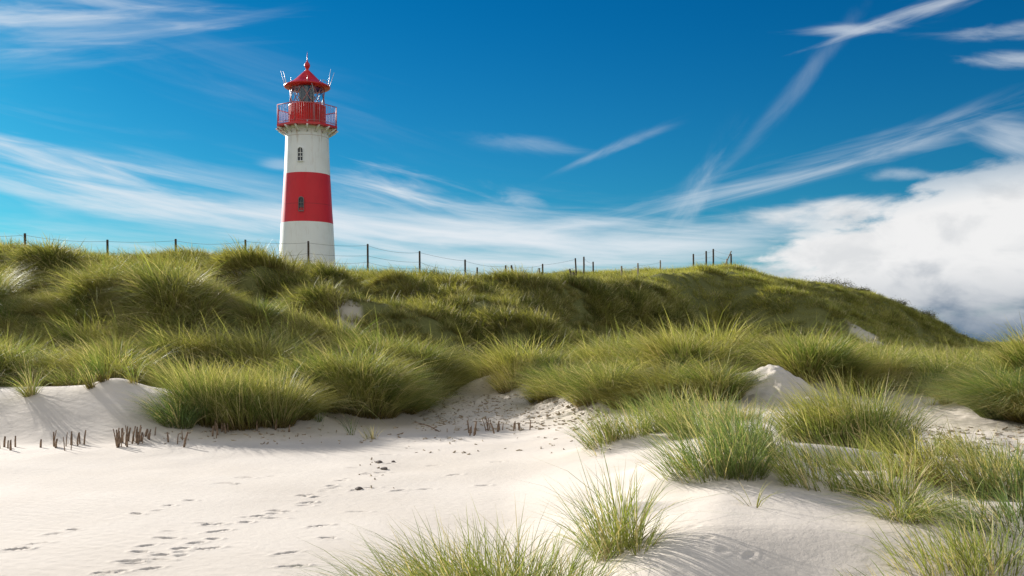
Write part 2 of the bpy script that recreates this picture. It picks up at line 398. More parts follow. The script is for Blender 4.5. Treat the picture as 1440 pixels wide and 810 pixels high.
# ------------------------------------------------------------------ terrain mesh
pcols = np.concatenate([np.linspace(-1400, -120, 90), np.arange(-110, 1560, 2.3), np.linspace(1570, 3000, 90)])
rows = np.concatenate([np.exp(np.linspace(math.log(2.3), math.log(6.4), 60))[:-1], np.exp(np.arange(math.log(6.4), math.log(21), .0027)), np.exp(np.arange(math.log(21), math.log(165), .0058))])
PX, YY = np.meshgrid(pcols, rows); XX = (PX-CX)/F*YY
ZZ = fine_h(XX, YY)
rr = random.Random(5)
for (p, q) in PRINTS:
    gx, gy, gz = ground_at(p, q)
    a = rr.uniform(-.25, .75); ca, sa = math.cos(a), math.sin(a)
    L = rr.uniform(.045, .10)*(.5 if p > 900 else 1); W = rr.uniform(.024, .036); D = rr.uniform(.01, .024)*(.3 if p > 900 else 1)
    msk = (np.abs(XX-gx) < .6) & (np.abs(YY-gy) < .6)
    dx = XX[msk]-gx; dy = YY[msk]-gy
    u = (dx*ca+dy*sa)/L; v = (-dx*sa+dy*ca)/W
    q2 = u*u+v*v; n2 = vnoise(XX[msk]*22, YY[msk]*22)
    ZZ[msk] += -D*np.exp(-q2**1.6*.8)*(0.3+1.3*n2)+D*.4*np.exp(-((np.sqrt(q2)-1.55)/.38)**2)*(0.4+n2)
edge = np.minimum(sstep(-1400, -1330, PX), 1-sstep(2930, 3000, PX))*sstep(2.3, 3.2, YY)*(1-sstep(150, 164, YY))
ZZ = ZZ*edge-.5*(1-edge)
COVER = veg(XX, YY)
px_ = PX
rough = sstep(18.6, 20.3, YY)*(1-sstep(26, 28, YY))*sstep(560, 620, px_)*(1-sstep(900, 960, px_))+sstep(13, 14.5, YY)*(1-sstep(24, 26, YY))*sstep(1240, 1300, px_)*.7+sstep(17.2, 18, YY)*(1-sstep(19, 20, YY))*sstep(230, 270, px_)*(1-sstep(420, 450, px_))*.4
nr, nc = XX.shape
idx = np.arange(nr*nc).reshape(nr, nc)
faces = np.stack([idx[:-1, :-1], idx[:-1, 1:], idx[1:, 1:], idx[1:, :-1]], -1).reshape(-1, 4)
verts = np.stack([XX, YY, ZZ], -1).reshape(-1, 3)
cov4 = np.stack([COVER, np.clip(rough, 0, 1), 0*COVER, 0*COVER+1], -1).reshape(-1, 4)
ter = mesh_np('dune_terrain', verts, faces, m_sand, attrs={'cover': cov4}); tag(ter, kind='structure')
# the beach all round, out to the horizon
S = 4000
gs = MB(); gs.add([(-S, -S, -.32), (S, -S, -.32), (S, S, -.32), (-S, S, -.32)], [(0, 1, 2, 3)])
mh_, nt_ = newmat('heath_ground'); kk = NT(nt_); ps = kk.n('ShaderNodeNewGeometry').outputs['Position']
hc = kk.mix(kk.ramp(kk.noise(ps, .06, 5), .35, .65), c4(.10, .105, .045), c4(.20, .18, .09)); hc = kk.mix(kk.ramp(kk.noise(ps, .03, 6), .6, .66), hc, c4(.5, .44, .36))
kk.out(kk.principled(hc, .9, .1).outputs[0])
g = gs.build('ground', mh_); tag(g, kind='structure')

# ------------------------------------------------------------------ grass blades
def blades(bx, by, bz, h, ax, ay, droop, width, seg=5, seed=0, dead=None):
    """n blades as ribbons: base point, height, initial lean (ax, ay = tan of the lean), droop"""
    g = np.random.default_rng(seed); n = len(bx)
    t = np.linspace(0, 1, seg)[None, :]
    ll = np.hypot(ax, ay)+1e-6
    dx, dy = ax/ll, ay/ll
    hor = (ll[:, None]*t+droop[:, None]*t**2.2)*h[:, None]
    # keep the blade's length about h
    up = h[:, None]*(t-np.clip(droop[:, None], 0, 1.6)*.42*t**2.6)/np.sqrt(1+ll[:, None]**2)
    hor = hor/np.sqrt(1+ll[:, None]**2)
    cx = bx[:, None]+dx[:, None]*hor+(g.random((n, 1))-.5)*.08*h[:, None]*t**2
    cy = by[:, None]+dy[:, None]*hor+(g.random((n, 1))-.5)*.08*h[:, None]*t**2
    cz = bz[:, None]+up
    a = g.random(n)*math.pi
    wx, wy = np.cos(a), np.sin(a)
    w = width[:, None]*.5*np.array([.75, 1., .9, .62, .06])[None, :] if seg == 5 else width[:, None]*.5*np.linspace(1, .08, seg)[None, :]
    L = np.stack([cx-wx[:, None]*w, cy-wy[:, None]*w, cz], -1); Rr = np.stack([cx+wx[:, None]*w, cy+wy[:, None]*w, cz], -1)
    V = np.stack([L, Rr], 2).reshape(-1, 3)              # n*seg*2
    b = (np.arange(n)*seg*2)[:, None]; s = (np.arange(seg-1)*2)[None, :]
    q = b+s
    Fc = np.stack([q, q+1, q+3, q+2], -1).reshape(-1, 4)
    r = g.random(n); d = g.random(n) if dead is None else dead
    C = np.zeros((n, seg, 2, 4)); C[..., 0] = t[:, :, None]; C[..., 1] = r[:, None, None]; C[..., 2] = d[:, None, None]; C[..., 3] = 1
    return V, Fc, C.reshape(-1, 4)

def patch(n, rx, ry, h, lean=(-.22, 0), spread=.5, droop=.5, width=.007, seed=0, ground=None, clumps=0, hvar=.42, seg=5):
    g = np.random.default_rng(seed)
    a = g.random(n)*2*math.pi; r = np.sqrt(g.random(n))
    if clumps:                                         # stems gathered in several bunches
        ca = g.random(clumps)*2*math.pi; cr = np.sqrt(g.random(clumps))*.85
        k = g.integers(0, clumps, n)
        x = (cr[k]*np.cos(ca[k])+np.cos(a)*r*.22)*rx; y = (cr[k]*np.sin(ca[k])+np.sin(a)*r*.22)*ry
    else: x = r*np.cos(a)*rx; y = r*np.sin(a)*ry
    rel = np.hypot(x/rx, y/ry)
    hh = h*(1-hvar+hvar*2*g.random(n)*.7)*(1-.25*rel**2)*np.where(g.random(n) < .12, 1.22, 1)
    ax = lean[0]+spread*x/rx*.8+g.normal(0, .14, n); ay = lean[1]+spread*y/ry*.8+g.normal(0, .14, n)
    dr = np.abs(g.normal(droop, .3, n))+(g.random(n) < .09)*g.uniform(.5, 1.3, n)
    z = ground(x, y) if ground else np.zeros(n)
    A = blades(x, y, z-.03, hh, ax, ay, dr, np.full(n, width)*(.7+.6*g.random(n)), seg, seed+1)
    m = int(n*(.4 if n > 60 else .15)); q = g.integers(0, n, m)           # brown dead thatch low in the tuft, its dark colour also deepening the inner shade
    x2 = x[q]*.95; y2 = y[q]*.95; z2 = ground(x2, y2) if ground else np.zeros(m)
    B = blades(x2, y2, z2-.03, hh[q]*g.uniform(.2, .5, m), ax[q]*1.3+g.normal(0, .35, m), ay[q]*1.3+g.normal(0, .35, m), np.abs(g.normal(.6, .4, m)), np.full(m, width)*1.25, seg, seed+2)
    B[2][:, 0] = 0; B[2][:, 2] = 0
    return np.concatenate([A[0], B[0]]), np.concatenate([A[1], B[1]+len(A[0])]), np.concatenate([A[2], B[2]])

# templates of the countless grass, kept in a collection of their own for the geometry nodes
def make_templates(name, specs, mat):
    c = bpy.data.collections.new(name)
    for i, s in enumerate(specs):
        V, Fc, C = patch(seed=100+i*7, **s)
        o = mesh_np(name+'_clump', V, Fc, mat, attrs={'gc': C}); COL.objects.unlink(o); c.objects.link(o)
    return c
def scatter(name, pts, rot, scl, idx, coll, mat, label):
    me = bpy.data.meshes.new(name); me.vertices.add(len(pts)); me.vertices.foreach_set('co', np.asarray(pts, np.float32).ravel())
    a = me.attributes.new('rot', 'FLOAT_VECTOR', 'POINT'); a.data.foreach_set('vector', np.asarray(rot, np.float32).ravel())
    a = me.attributes.new('scl', 'FLOAT_VECTOR', 'POINT'); a.data.foreach_set('vector', np.asarray(scl, np.float32).ravel())
    a = me.attributes.new('pick', 'INT', 'POINT'); a.data.foreach_set('value', np.asarray(idx, np.int32))
    me.materials.append(mat)
    o = bpy.data.objects.new(name, me); COL.objects.link(o)
    ng = bpy.data.node_groups.new(name, 'GeometryNodeTree')
    ng.interface.new_socket('Geometry', in_out='INPUT', socket_type='NodeSocketGeometry')
    ng.interface.new_socket('Geometry', in_out='OUTPUT', socket_type='NodeSocketGeometry')
    N = ng.nodes.new; Lk = ng.links.new
    gi, go, ip = N('NodeGroupInput'), N('NodeGroupOutput'), N('GeometryNodeInstanceOnPoints')
    ci = N('GeometryNodeCollectionInfo'); ci.inputs[0].default_value = coll; ci.inputs[1].default_value = True; ci.inputs[2].default_value = True
    def na(n, t):
        q = N('GeometryNodeInputNamedAttribute'); q.data_type = t; q.inputs[0].default_value = n; return q.outputs[0]
    Lk(gi.outputs[0], ip.inputs['Points']); Lk(ci.outputs[0], ip.inputs['Instance'])
    ip.inputs['Pick Instance'].default_value = True
    Lk(na('pick', 'INT'), ip.inputs['Instance Index'])
    er = N('FunctionNodeEulerToRotation'); Lk(na('rot', 'FLOAT_VECTOR'), er.inputs[0]); Lk(er.outputs[0], ip.inputs['Rotation'])
    Lk(na('scl', 'FLOAT_VECTOR'), ip.inputs['Scale']); Lk(ip.outputs[0], go.inputs[0])
    md = o.modifiers.new('scatter', 'NODES'); md.node_group = ng
    tag(o, label=label, kind='stuff'); return o

def sample_points(n, Y0, Y1, p0, p1, power=1.0, seed=1, thr=None):
    g = np.random.default_rng(seed)
    # uniform in world area over the wedge between two sight columns
    Y = np.sqrt(g.random(n)*(Y1**2-Y0**2)+Y0**2); P = p0+(p1-p0)*g.random(n); X = (P-CX)/F*Y
    e = .25; sl = np.hypot(base_h(X+e, Y)-base_h(X-e, Y), base_h(X, Y+e)-base_h(X, Y-e))/(2*e)
    keep = g.random(n) < np.clip(.62+.5*sl, 0, 1.3)*veg(X, Y)*np.where(Y > 45, .65, .2+.8*sstep(-.3, .12, fbm(X/.8+20, Y/.8, 2)))
    return X[keep], Y[keep], g

tm = make_templates('band_grass', [dict(n=80, rx=.24, ry=.24, h=.78+.08*(i % 3), lean=(-.22-.06*(i % 2), .0), spread=.3, droop=.28+.1*(i % 2), width=.012) for i in range(6)]+[dict(n=300, rx=.45, ry=.4, h=1.0, lean=(-.05, -.05), spread=.85, droop=.65, width=.012) for i in range(3)], m_grass)
th = make_templates('slope_grass', [dict(n=110, rx=.42, ry=.42, h=.58, lean=(-.2, 0), spread=.45, droop=.5+.2*(i % 2), width=.016) for i in range(5)], m_hill)
tf = make_templates('far_grass', [dict(n=110, rx=.8, ry=.8, h=.5, lean=(-.2, 0), spread=.4, droop=.6, width=.026, seg=4) for i in range(4)], m_far)
def do_scatter(name, n, Y0, Y1, p0, p1, coll, k, mat, label, s0, s1, seed, yaw=.45):
    X, Y, g = sample_points(n, Y0, Y1, p0, p1, seed=seed)
    Z = base_h(X, Y); e = .3
    gx = (base_h(X+e, Y)-base_h(X-e, Y))/(2*e); gy = (base_h(X, Y+e)-base_h(X, Y-e))/(2*e)
    rot = np.stack([np.arctan(gy)*.5, -np.arctan(gx)*.5, g.normal(0, yaw, len(X))], -1)
    s = s0+(s1-s0)*g.random(len(X))*(.7+.3*fbm(X/2.5, Y/2.5+40, 2))
    s *= .5+.8*sstep(-.35, .4, fbm(X/1.5+7, Y/1.2, 2))
    scl = np.stack([s, s, s*(.8+.35*g.random(len(X)))], -1)
    print(name, len(X))
    return scatter(name, np.stack([X, Y, Z-.02], -1), rot, scl, g.integers(0, k, len(X)), coll, mat, label)
do_scatter('marram_grass', 13000, 18.2, 29, -330, 1780, tm, 9, m_grass, 'dense marram grass filling the band behind the sand', .75, 1.25, 11)
do_scatter('slope_grass', 28000, 27.5, 53, -300, 1750, th, 5, m_hill, 'wind-combed grass over the hummocky slope', .7, 1.3, 12)
do_scatter('hill_grass', 62000, 51, 112, -250, 1700, tf, 4, m_far, 'short grass covering the far dune', .6, 1.1, 13)

# ------------------------------------------------------------------ grass tufts one can count
def tuft(px, py, h, rx, n, label, group, ry=None, mat=None, lean=(-.2, 0), spread=.6, droop=.24, width=None, clumps=0, seed=0, Y=None, hvar=.3):
    if Y is None: x, y, z = ground_at(px, py)
    else: y = Y; x = (px-CX)/F*y; z = H(x, y)
    w = width or (.0065 if y < 11 else .0075 if y < 16 else .0095)
    gr = lambda a, b: base_h(x+a, y+b)-z
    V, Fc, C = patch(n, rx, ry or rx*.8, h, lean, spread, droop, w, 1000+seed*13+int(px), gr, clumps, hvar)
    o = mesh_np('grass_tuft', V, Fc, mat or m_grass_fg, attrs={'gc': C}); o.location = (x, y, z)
    tag(o, label, 'grass tuft', group); return o
G1 = 'grass tufts on the left sand hump'; G2 = 'large tussocks at the edge of the sand'; G3 = 'grass tufts on the right-hand dune'; G4 = 'tufts along the bottom of the picture'
tuft(43,556,.72,.10,130,'narrow lone tuft on the crest of the left sand hump with a long shadow',G1,mat=m_grass_fg,spread=.75,droop=.5)
tuft(128,546,.75,.07,70,'thin upright tuft left of the peak of the sand hump',G1,spread=.35,lean=(-.3,0),mat=m_grass)
tuft(146,536,.85,.08,90,'thin tuft right on the peak of the left sand hump',G1,spread=.3,lean=(-.25,0),mat=m_grass)
tuft(188,540,.7,.09,34,'few bare-stemmed blades on the right flank of the left hump',G1,spread=.4,lean=(-.2,0),mat=m_grass)
tuft(208,538,.75,.10,45,'sparse stems between the hump and the big tussock',G1,spread=.3,lean=(-.2,0),mat=m_grass)
tuft(248,598,.85,.26,420,'bluish-green tuft at the left end of the big tussock on its sand mound',G2,mat=m_grass_blue,spread=.75,droop=.55)
tuft(290,590,1.1,.42,1300,'tall green tussock in the left half of the mound above the stakes',G2,mat=m_grass,spread=.45,lean=(-.12,-.1),clumps=0)
tuft(335,594,1.15,.45,1500,'tallest yellow-green tussock in the middle of the mound above the stakes',G2,mat=m_grass,spread=.5,lean=(-.1,-.12))
tuft(382,592,1.1,.42,1300,'olive tussock on the right part of the mound with brown bases',G2,mat=m_grass,spread=.5,lean=(-.05,-.1))
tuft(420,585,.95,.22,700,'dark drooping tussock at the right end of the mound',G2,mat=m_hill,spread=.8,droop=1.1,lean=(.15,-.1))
tuft(446,592,.35,.10,40,'small pale spray of blades right of the mound tussocks',G2,mat=m_grass_blue,spread=1.0)
tuft(470,568,1.0,.5,1500,'green tussock left of the dark-sided dome',G2,mat=m_grass,spread=.5,lean=(-.12,0))
tuft(515,568,1.2,.62,3000,'large domed tussock with a dark right flank beside the sand gap',G2,mat=m_grass,spread=.8,droop=.75,lean=(-.02,-.05))
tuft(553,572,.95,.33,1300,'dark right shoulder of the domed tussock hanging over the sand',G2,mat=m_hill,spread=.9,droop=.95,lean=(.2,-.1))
tuft(487,578,.5,.14,150,'small yellow tuft at the foot of the domed tussock',G2,mat=m_grass_yel,spread=.9)
tuft(597,528,1.05,.72,3300,'deep green rounded tussock standing behind the sand gap',G2,mat=m_hill,spread=.95,droop=.85,lean=(.0,-.1),Y=23.7)
tuft(618,556,.5,.3,200,'pale arching tuft in front of the deep green rounded tussock',G2,mat=m_grass_blue,spread=1.1,droop=.9)
tuft(722,548,.85,.33,620,'yellow-green tuft just right of the small white sand patch',G2,mat=m_grass_yel,spread=.7)
tuft(700,540,.8,.4,800,'straw-based tussock behind the small white sand patch',G2,mat=m_grass_yel,spread=.5,Y=25.8)
tuft(757,563,.6,.16,190,'small tuft standing alone on the littered sand',G2,mat=m_grass,spread=.8)
tuft(793,550,.95,.5,1500,'yellow-green tussock over arching straw blades',G2,mat=m_grass,spread=.8,droop=.8)
tuft(848,556,1.0,.5,1800,'rounded tussock left of the dark hollow',G2,mat=m_grass,spread=.8,droop=.8)
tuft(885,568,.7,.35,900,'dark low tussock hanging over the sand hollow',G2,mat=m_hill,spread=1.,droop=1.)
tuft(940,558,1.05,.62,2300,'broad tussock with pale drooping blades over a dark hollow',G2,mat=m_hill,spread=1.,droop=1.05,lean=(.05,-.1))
tuft(995,560,1.0,.6,2300,'broad olive tussock left of the grey sand hump',G2,mat=m_grass,spread=.8,droop=.8)
tuft(1035,590,.45,.28,350,'pale straw-coloured tuft in front of the grey sand hump',G2,mat=m_grass_yel,spread=1.,droop=.7)
tuft(1172,528,.9,.55,2000,'rust-based tussock right behind the grey sand hump',G2,mat=m_grass_yel,spread=.7,Y=21.9)
tuft(1205,536,.9,.4,1200,'dark tussock at the right end of the rust-based one',G2,mat=m_hill,spread=.9,droop=.9,Y=21)
tuft(1247,545,.85,.28,700,'upright tuft with an orange base beside the right sand flat',G2,mat=m_grass_yel,spread=.4)
tuft(1290,542,.6,.22,300,'low green tuft at the back edge of the right sand flat',G2,mat=m_grass,spread=.6)
tuft(1331,568,.65,.10,120,'slender tuft standing on the right sand flat',G2,mat=m_grass_yel,spread=.7)
tuft(1310,572,.4,.06,22,'few thin stems left of the slender tuft on the sand flat',G2,mat=m_grass_yel,spread=.8)
tuft(1356,568,.8,.10,60,'dark single-stemmed tuft right of the slender tuft',G2,mat=m_grass,spread=.4)
tuft(1432,580,1.4,.62,3200,'huge drooping tussock leaning over the sand at the right edge',G2,mat=m_grass_blue,spread=.9,droop=1.15,lean=(-.15,-.25))
tuft(1478,590,1.3,.7,2600,'second huge drooping tussock cut by the right edge',G2,mat=m_grass,spread=.9,droop=1.15,lean=(-.1,-.25))
tuft(1392,566,.85,.32,900,'yellow-green tussock left of the huge drooping one',G2,mat=m_grass,spread=.6,droop=.6)
# right-hand dune
tuft(850,622,0.60,0.24,202,'leftmost tuft of the right-hand dune leaning over its slope',G3,spread=.6,lean=(-.35,0))
tuft(885,612,0.58,0.28,231,'tuft with sand showing through behind the leftmost one',G3,spread=.5,lean=(-.3,0))
tuft(842,640,0.34,0.07,18,'small spray at the foot of the leftmost dune tuft',G3,spread=.8)
tuft(938,606,0.82,0.37,483,'tall fresh green tuft below the dark hollow',G3,mat=m_grass_blue,spread=.5,lean=(-.25,0))
tuft(985,612,0.78,0.39,459,'fresh green tuft right of the tall one below the hollow',G3,spread=.5)
tuft(950,668,0.48,0.15,53,'thin leaning tuft on the crest left of the big fan-shaped tuft',G3,spread=.8,lean=(-.5,0))
tuft(1000,662,0.66,0.31,386,'big fan-shaped tuft on the crest of the near dune',G3,mat=m_grass_blue,spread=.7,lean=(-.25,0))
tuft(1043,668,0.66,0.20,299,'dark green upright tuft right of the fan-shaped one',G3,mat=m_grass_blue,spread=.5,lean=(-.1,0))
tuft(1040,625,0.63,0.28,251,'bluish tuft on the ledge behind the fan-shaped tuft',G3,mat=m_grass_blue,spread=.5)
tuft(1085,640,.42,0.32,202,'open tuft with bright sand between its blades',G3,spread=.5,lean=(-.2,0),clumps=6)
tuft(1060,712,0.29,0.05,12,'tiny tuft with a long shadow on the bare near slope',G3,spread=.9,mat=m_grass_yel)
tuft(1152,615,.62,0.44,725,'left part of the big bright green tussock mass',G3,spread=.55,lean=(-.25,0),mat=m_grass)
tuft(1196,612,.82,0.46,870,'middle of the big green tussock mass, the tallest there',G3,spread=.5,lean=(-.15,0),mat=m_grass)
tuft(1235,632,0.87,0.33,677,'dark right end of the big green tussock mass',G3,spread=.5,lean=(.0,0),mat=m_grass_fg)
tuft(1120,668,0.48,0.46,202,'low thin grass along the lit sand ledge left',G3,spread=.4,lean=(-.35,0),clumps=9,ry=.2)
tuft(1180,660,0.48,0.46,251,'low thin grass along the lit sand ledge below the big mass',G3,spread=.4,lean=(-.3,0),clumps=10,ry=.2)
tuft(1160,688,0.39,0.37,145,'thin blades hanging down the sand slope below the ledge',G3,spread=.5,lean=(-.35,0),clumps=9,ry=.2)
tuft(1248,700,0.54,0.28,326,'bright green tuft at the end of the sand ledge',G3,spread=.6,lean=(-.15,0))
tuft(1275,728,0.46,0.20,290,'curly drooping tuft in front of the ledge above a dark hollow',G3,spread=1.,droop=1.2,lean=(.05,-.2))
tuft(1292,672,0.64,0.24,253,'tall dark tuft with brown stems right of the big mass',G3,mat=m_grass,spread=.35)
tuft(1352,640,0.47,0.20,187,'dark bluish tuft standing before the littered sand flat',G3,mat=m_hill,spread=.5)
tuft(1318,642,0.38,0.18,72,'thin open tuft left of the dark bluish one',G3,spread=.5,clumps=4)
tuft(1370,690,0.56,0.37,398,'yellow-based tuft near the right edge of the dune',G3,mat=m_grass_yel,spread=.6)
tuft(1425,700,0.60,0.37,435,'dark dense tuft cut by the right edge above the near hollow',G3,mat=m_grass_blue,spread=.6)
tuft(1400,650,0.38,0.46,180,'low open grass at the right edge behind the dark dense tuft',G3,spread=.5,clumps=9)
tuft(1340,722,0.30,0.46,93,'thin short grass scattered on the pale ledge at right',G3,spread=.5,clumps=10,ry=.3)
# near the bottom
tuft(868,776,.74,.16,240,'isolated fan-shaped tuft on a little mound in the middle foreground',G4,spread=.42,lean=(-.1,0),droop=.2)
tuft(828,772,.45,.05,28,'thin left offshoot of the isolated foreground tuft',G4,spread=.6,lean=(-.45,0),droop=.5)
tuft(902,776,.4,.07,50,'short right offshoot of the isolated foreground tuft',G4,spread=.6,lean=(.2,0))
tuft(590,0,0.56,.4,392,'left wing of the wide tuft along the bottom edge',G4,Y=6.1,spread=.7,lean=(-.4,0),droop=.5)
tuft(670,0,0.67,.34,434,'middle of the wide tuft along the bottom edge, the tallest part',G4,Y=6.0,spread=.55,lean=(-.2,0),droop=.45)
tuft(745,0,0.59,.34,392,'right part of the wide tuft along the bottom edge',G4,Y=6.0,spread=.6,lean=(-.02,0),droop=.45)
tuft(805,0,0.47,.16,125,'small last tuft at the right end of the wide bottom tuft',G4,Y=6.0,spread=.6,lean=(-.05,0))
tuft(1330,0,0.38,.34,196,'bright grass tuft at the bottom right, left one of three',G4,Y=6.3,spread=.6,lean=(-.25,0))
tuft(1270,0,0.26,.4,78,'thin low spray at the bottom right left of the three tufts',G4,Y=5.9,spread=.6,lean=(-.4,0),clumps=8)
tuft(1395,0,0.41,.3,242,'bright grass tuft at the bottom right, middle one of three',G4,Y=6.3,spread=.6,lean=(-.1,0))
tuft(1440,0,0.38,.3,196,'bluish grass tuft in the bottom right corner',G4,Y=6.9,spread=.7,mat=m_grass_blue,lean=(-.1,0))
tuft(1405,738,0.28,.5,168,'low curled pale grass above the bottom right tufts',G4,mat=m_grass_blue,spread=.8,droop=1.,clumps=10,ry=.3)
# small tufts on the sand left of centre
tuft(494,612,.5,.05,16,'few thin upright blades in the sand left of centre',G4,spread=.3,mat=m_grass_blue)
tuft(521,618,.33,.12,36,'thin ragged tuft right of the few upright blades',G4,spread=.7,mat=m_grass_yel)

# ------------------------------------------------------------------ brush stakes in the sand
def stake(px, py, h, lean, label, group, rad=.012, dark=False):
    x, y, z = ground_at(px, py)
    m = MB(); m.tube([(0, 0, -.08), (lean*h*.5, 0, h*.5), (lean*h, .01, h)], [rad, rad*.95, rad*.75], 6)
    o = m.build('stake', m_stake, None, True); o.location = (x, y, z); tag(o, label, 'stake', group)
    return o
rs = random.Random(9)
clusters = [((0, 24), (628, 635), 6, .2, 'short weathered stake in the cluster at the left edge of the sand', 'stakes at the left edge'),
 ((56, 60), (629, 631), 1, .18, 'single short stake between the two leftmost clusters', 'lone stake'),
 ((74, 118), (624, 634), 13, .24, 'short weathered stake in the cluster below the narrow lone tuft', 'stakes below the lone tuft'),
 ((164, 204), (618, 630), 24, .26, 'thick brown stake in the dense cluster left of the big mound', 'stakes left of the mound'),
 ((200, 222), (612, 620), 5, .2, 'thin stake at the right end of the dense cluster', 'thin stakes by the mound'),
 ((236, 258), (618, 632), 4, .22, 'stake at the foot of the mound below its bluish tuft', 'stakes under the bluish tuft'),
 ((298, 330), (604, 622), 9, .22, 'bleached stake on the front of the mound below the tussocks', 'stakes on the mound front'),
 ((350, 412), (596, 612), 7, .18, 'short stake on the right side of the mound', 'stakes on the mound right'),
 ((652, 668), (609, 613), 5, .22, 'dark stake in the left cluster on the sand near the centre', 'stakes near the centre, left'),
 ((684, 707), (604, 610), 8, .22, 'dark stake in the middle cluster on the sand near the centre', 'stakes near the centre, middle'),
 ((718, 731), (603, 607), 5, .2, 'dark stake in the right cluster on the sand near the centre', 'stakes near the centre, right'),
 ((743, 745), (604, 606), 1, .18, 'thin single stake right of the central clusters', 'lone stake by the centre'),
 ((626, 629), (607, 609), 1, .13, 'short single stump left of the central clusters', 'lone stump')]
for (xr, yr, n, h, lab, gp) in clusters:
    for i in range(n):
        stake(rs.uniform(*xr), rs.uniform(*yr), h*rs.uniform(.55, 1.15), rs.gauss(0, .16), lab, gp if n > 1 else None, rs.uniform(.008, .02))
x, y, z = ground_at(604, 606)
m = MB(); m.tube([(-.3, .12, .16), (0, 0, .09), (.22, -.1, -.02)], [.008, .013, .011], 6)
o = m.build('driftwood_stick', m_stake, None, True); o.location = (x, y, z); tag(o, 'slanted dark stick lying half buried left of the central stakes', 'stick')

# stones and litter
def stone(px, py, s, label):
    x, y, z = ground_at(px, py)
    me = bpy.data.meshes.new('stone'); import bmesh
    bm = bmesh.new(); bmesh.ops.create_icosphere(bm, subdivisions=3, radius=1)
    g = random.Random(px)
    ph = [g.uniform(0, 6) for _ in range(6)]
    for v in bm.verts:
        c = v.co.copy(); k = 1+.13*math.sin(2.3*c.x+ph[0])+.12*math.sin(3.1*c.y+ph[1])+.08*math.sin(5*c.z+ph[2])+.05*math.sin(7*c.x+4*c.y+ph[3])
        v.co = Vector((c.x*s*k*1.3, c.y*s*k, c.z*s*.62*k))
    bm.to_mesh(me); bm.free(); me.polygons.foreach_set('use_smooth', [True]*len(me.polygons)); me.materials.append(m_stone)
    o = bpy.data.objects.new('stone', me); COL.objects.link(o); o.location = (x, y, z+s*.2); o.rotation_euler[2] = g.uniform(0, 6)
    tag(o, label, 'stone', 'dark stones among the footprints')
stone(533, 651, .04, 'upper left of the dark stones among the footprints'); stone(553, 650, .025, 'smallest dark stone, right of the upper one')
stone(540, 660, .045, 'largest dark stone, below the two others'); stone(505, 688, .035, 'lone dark stone further down the footprint trail')

def litter():
    g = np.random.default_rng(33); V = []; Fc = []; nn = 0
    zones = [(590, 860, 556, 606, 620, .08), (440, 640, 585, 625, 60, .05), (1270, 1440, 600, 660, 330, .08), (230, 440, 600, 625, 70, .06), (500, 560, 640, 690, 14, .03), (560, 860, 606, 640, 40, .05)]
    for (a, b, c, d, n, L) in zones:
        for i in range(n):
            px = g.uniform(a, b); py = d-(d-c)*g.random()
            x, y, z = ground_at(px, py)
            zz = float(fine_h(np.array([x]), np.array([y]))[0])
            t = g.uniform(0, math.pi); l = L*g.uniform(.4, 1.5); w = g.uniform(.003, .009)
            ux, uy = math.cos(t)*l/2, math.sin(t)*l/2; vx, vy = -math.sin(t)*w, math.cos(t)*w
            up = g.uniform(.0, .025); hgt = w*1.2
            ps = [(x-ux-vx, y-uy-vy, zz), (x+ux-vx, y+uy-vy, zz+up), (x+ux+vx, y+uy+vy, zz+up), (x-ux+vx, y-uy+vy, zz)]
            V += [(p[0], p[1], p[2]-.012) for p in ps]+[(p[0], p[1], p[2]+hgt) for p in ps]
            b0 = nn*8; nn += 1
            Fc += [(b0+4, b0+5, b0+6, b0+7), (b0, b0+1, b0+5, b0+4), (b0+1, b0+2, b0+6, b0+5), (b0+2, b0+3, b0+7, b0+6), (b0+3, b0, b0+4, b0+7)]
    o = mesh_np('plant_litter', V, Fc, m_twig, smooth=False); tag(o, 'broken stems and dry litter strewn over the trampled sand', kind='stuff')
litter()

# ------------------------------------------------------------------ fences
def sight(px, py, Y): return Vector(((px-CX)/F*Y, Y, EYE-(py-HZ)/F*Y))
def fence(name, posts, label, mat, wires=(.08, .5), rad=.05, skip=()):
    base = sight(posts[0][0], 400, posts[0][2]); base.z = H(base.x, base.y)
    e = empty(name, base); tag(e, label, 'fence', 'old wire fences on the dune')
    tops = []; bots = []
    for (px, pt, Y, lean) in posts:
        t = sight(px, pt, Y); b = Vector((t.x-lean, t.y, H(t.x, t.y)))
        tops.append(t-base); bots.append(b-base)
        m = MB(); q = b-base; d = (t-b)
        m.tube([q+Vector((0, 0, -.2)), q+d*.5+Vector((.008, 0, 0)), q+d*.985, q+d], [rad, rad*.97, rad*.95, rad*.75], 8)
        m.build('post', mat, e, True)
    for w in wires:
        for i in range(len(tops)-1):
            if i in skip: continue
            a = tops[i]+(bots[i]-tops[i]).normalized()*w; b = tops[i+1]+(bots[i+1]-tops[i+1]).normalized()*w
            sag = .09+.05*math.sin(i*2.3+w*9); n = 9
            m = MB(); m.tube([a.lerp(b, k/n)-Vector((0, .055, sag*4*(k/n)*(1-k/n))) for k in range(n+1)], .006, 5)
            m.build('wire', m_wire, e, True)
    return e
fence('wire_fence', [(-70,322,39,0),(35,328,40,0),(151,337,41,.0),(247,336,42,0),(345,337,43,0),(433.5,339,44,0),(517,343,46,0),(590,353,48.5,0),(654,365,51.5,0),(711,373,54.5,-.03),(763,371,57.5,0),(809,363,60,-.08)],
      'long wire fence along the ridge passing in front of the lighthouse', m_post, (.08, .55, .85))
fence('wire_fence', [(821,361,69,0),(834,368,72,0)], 'two taller posts with a sagging wire behind the end of the ridge fence', m_post, (.1, .5), .06)
fence('wire_fence', [(874,374,59,0),(897,370,64,0),(928.5,366,74,0)], 'three pale posts climbing the grassy shoulder', m_post_pale, (.15,), .055, ())
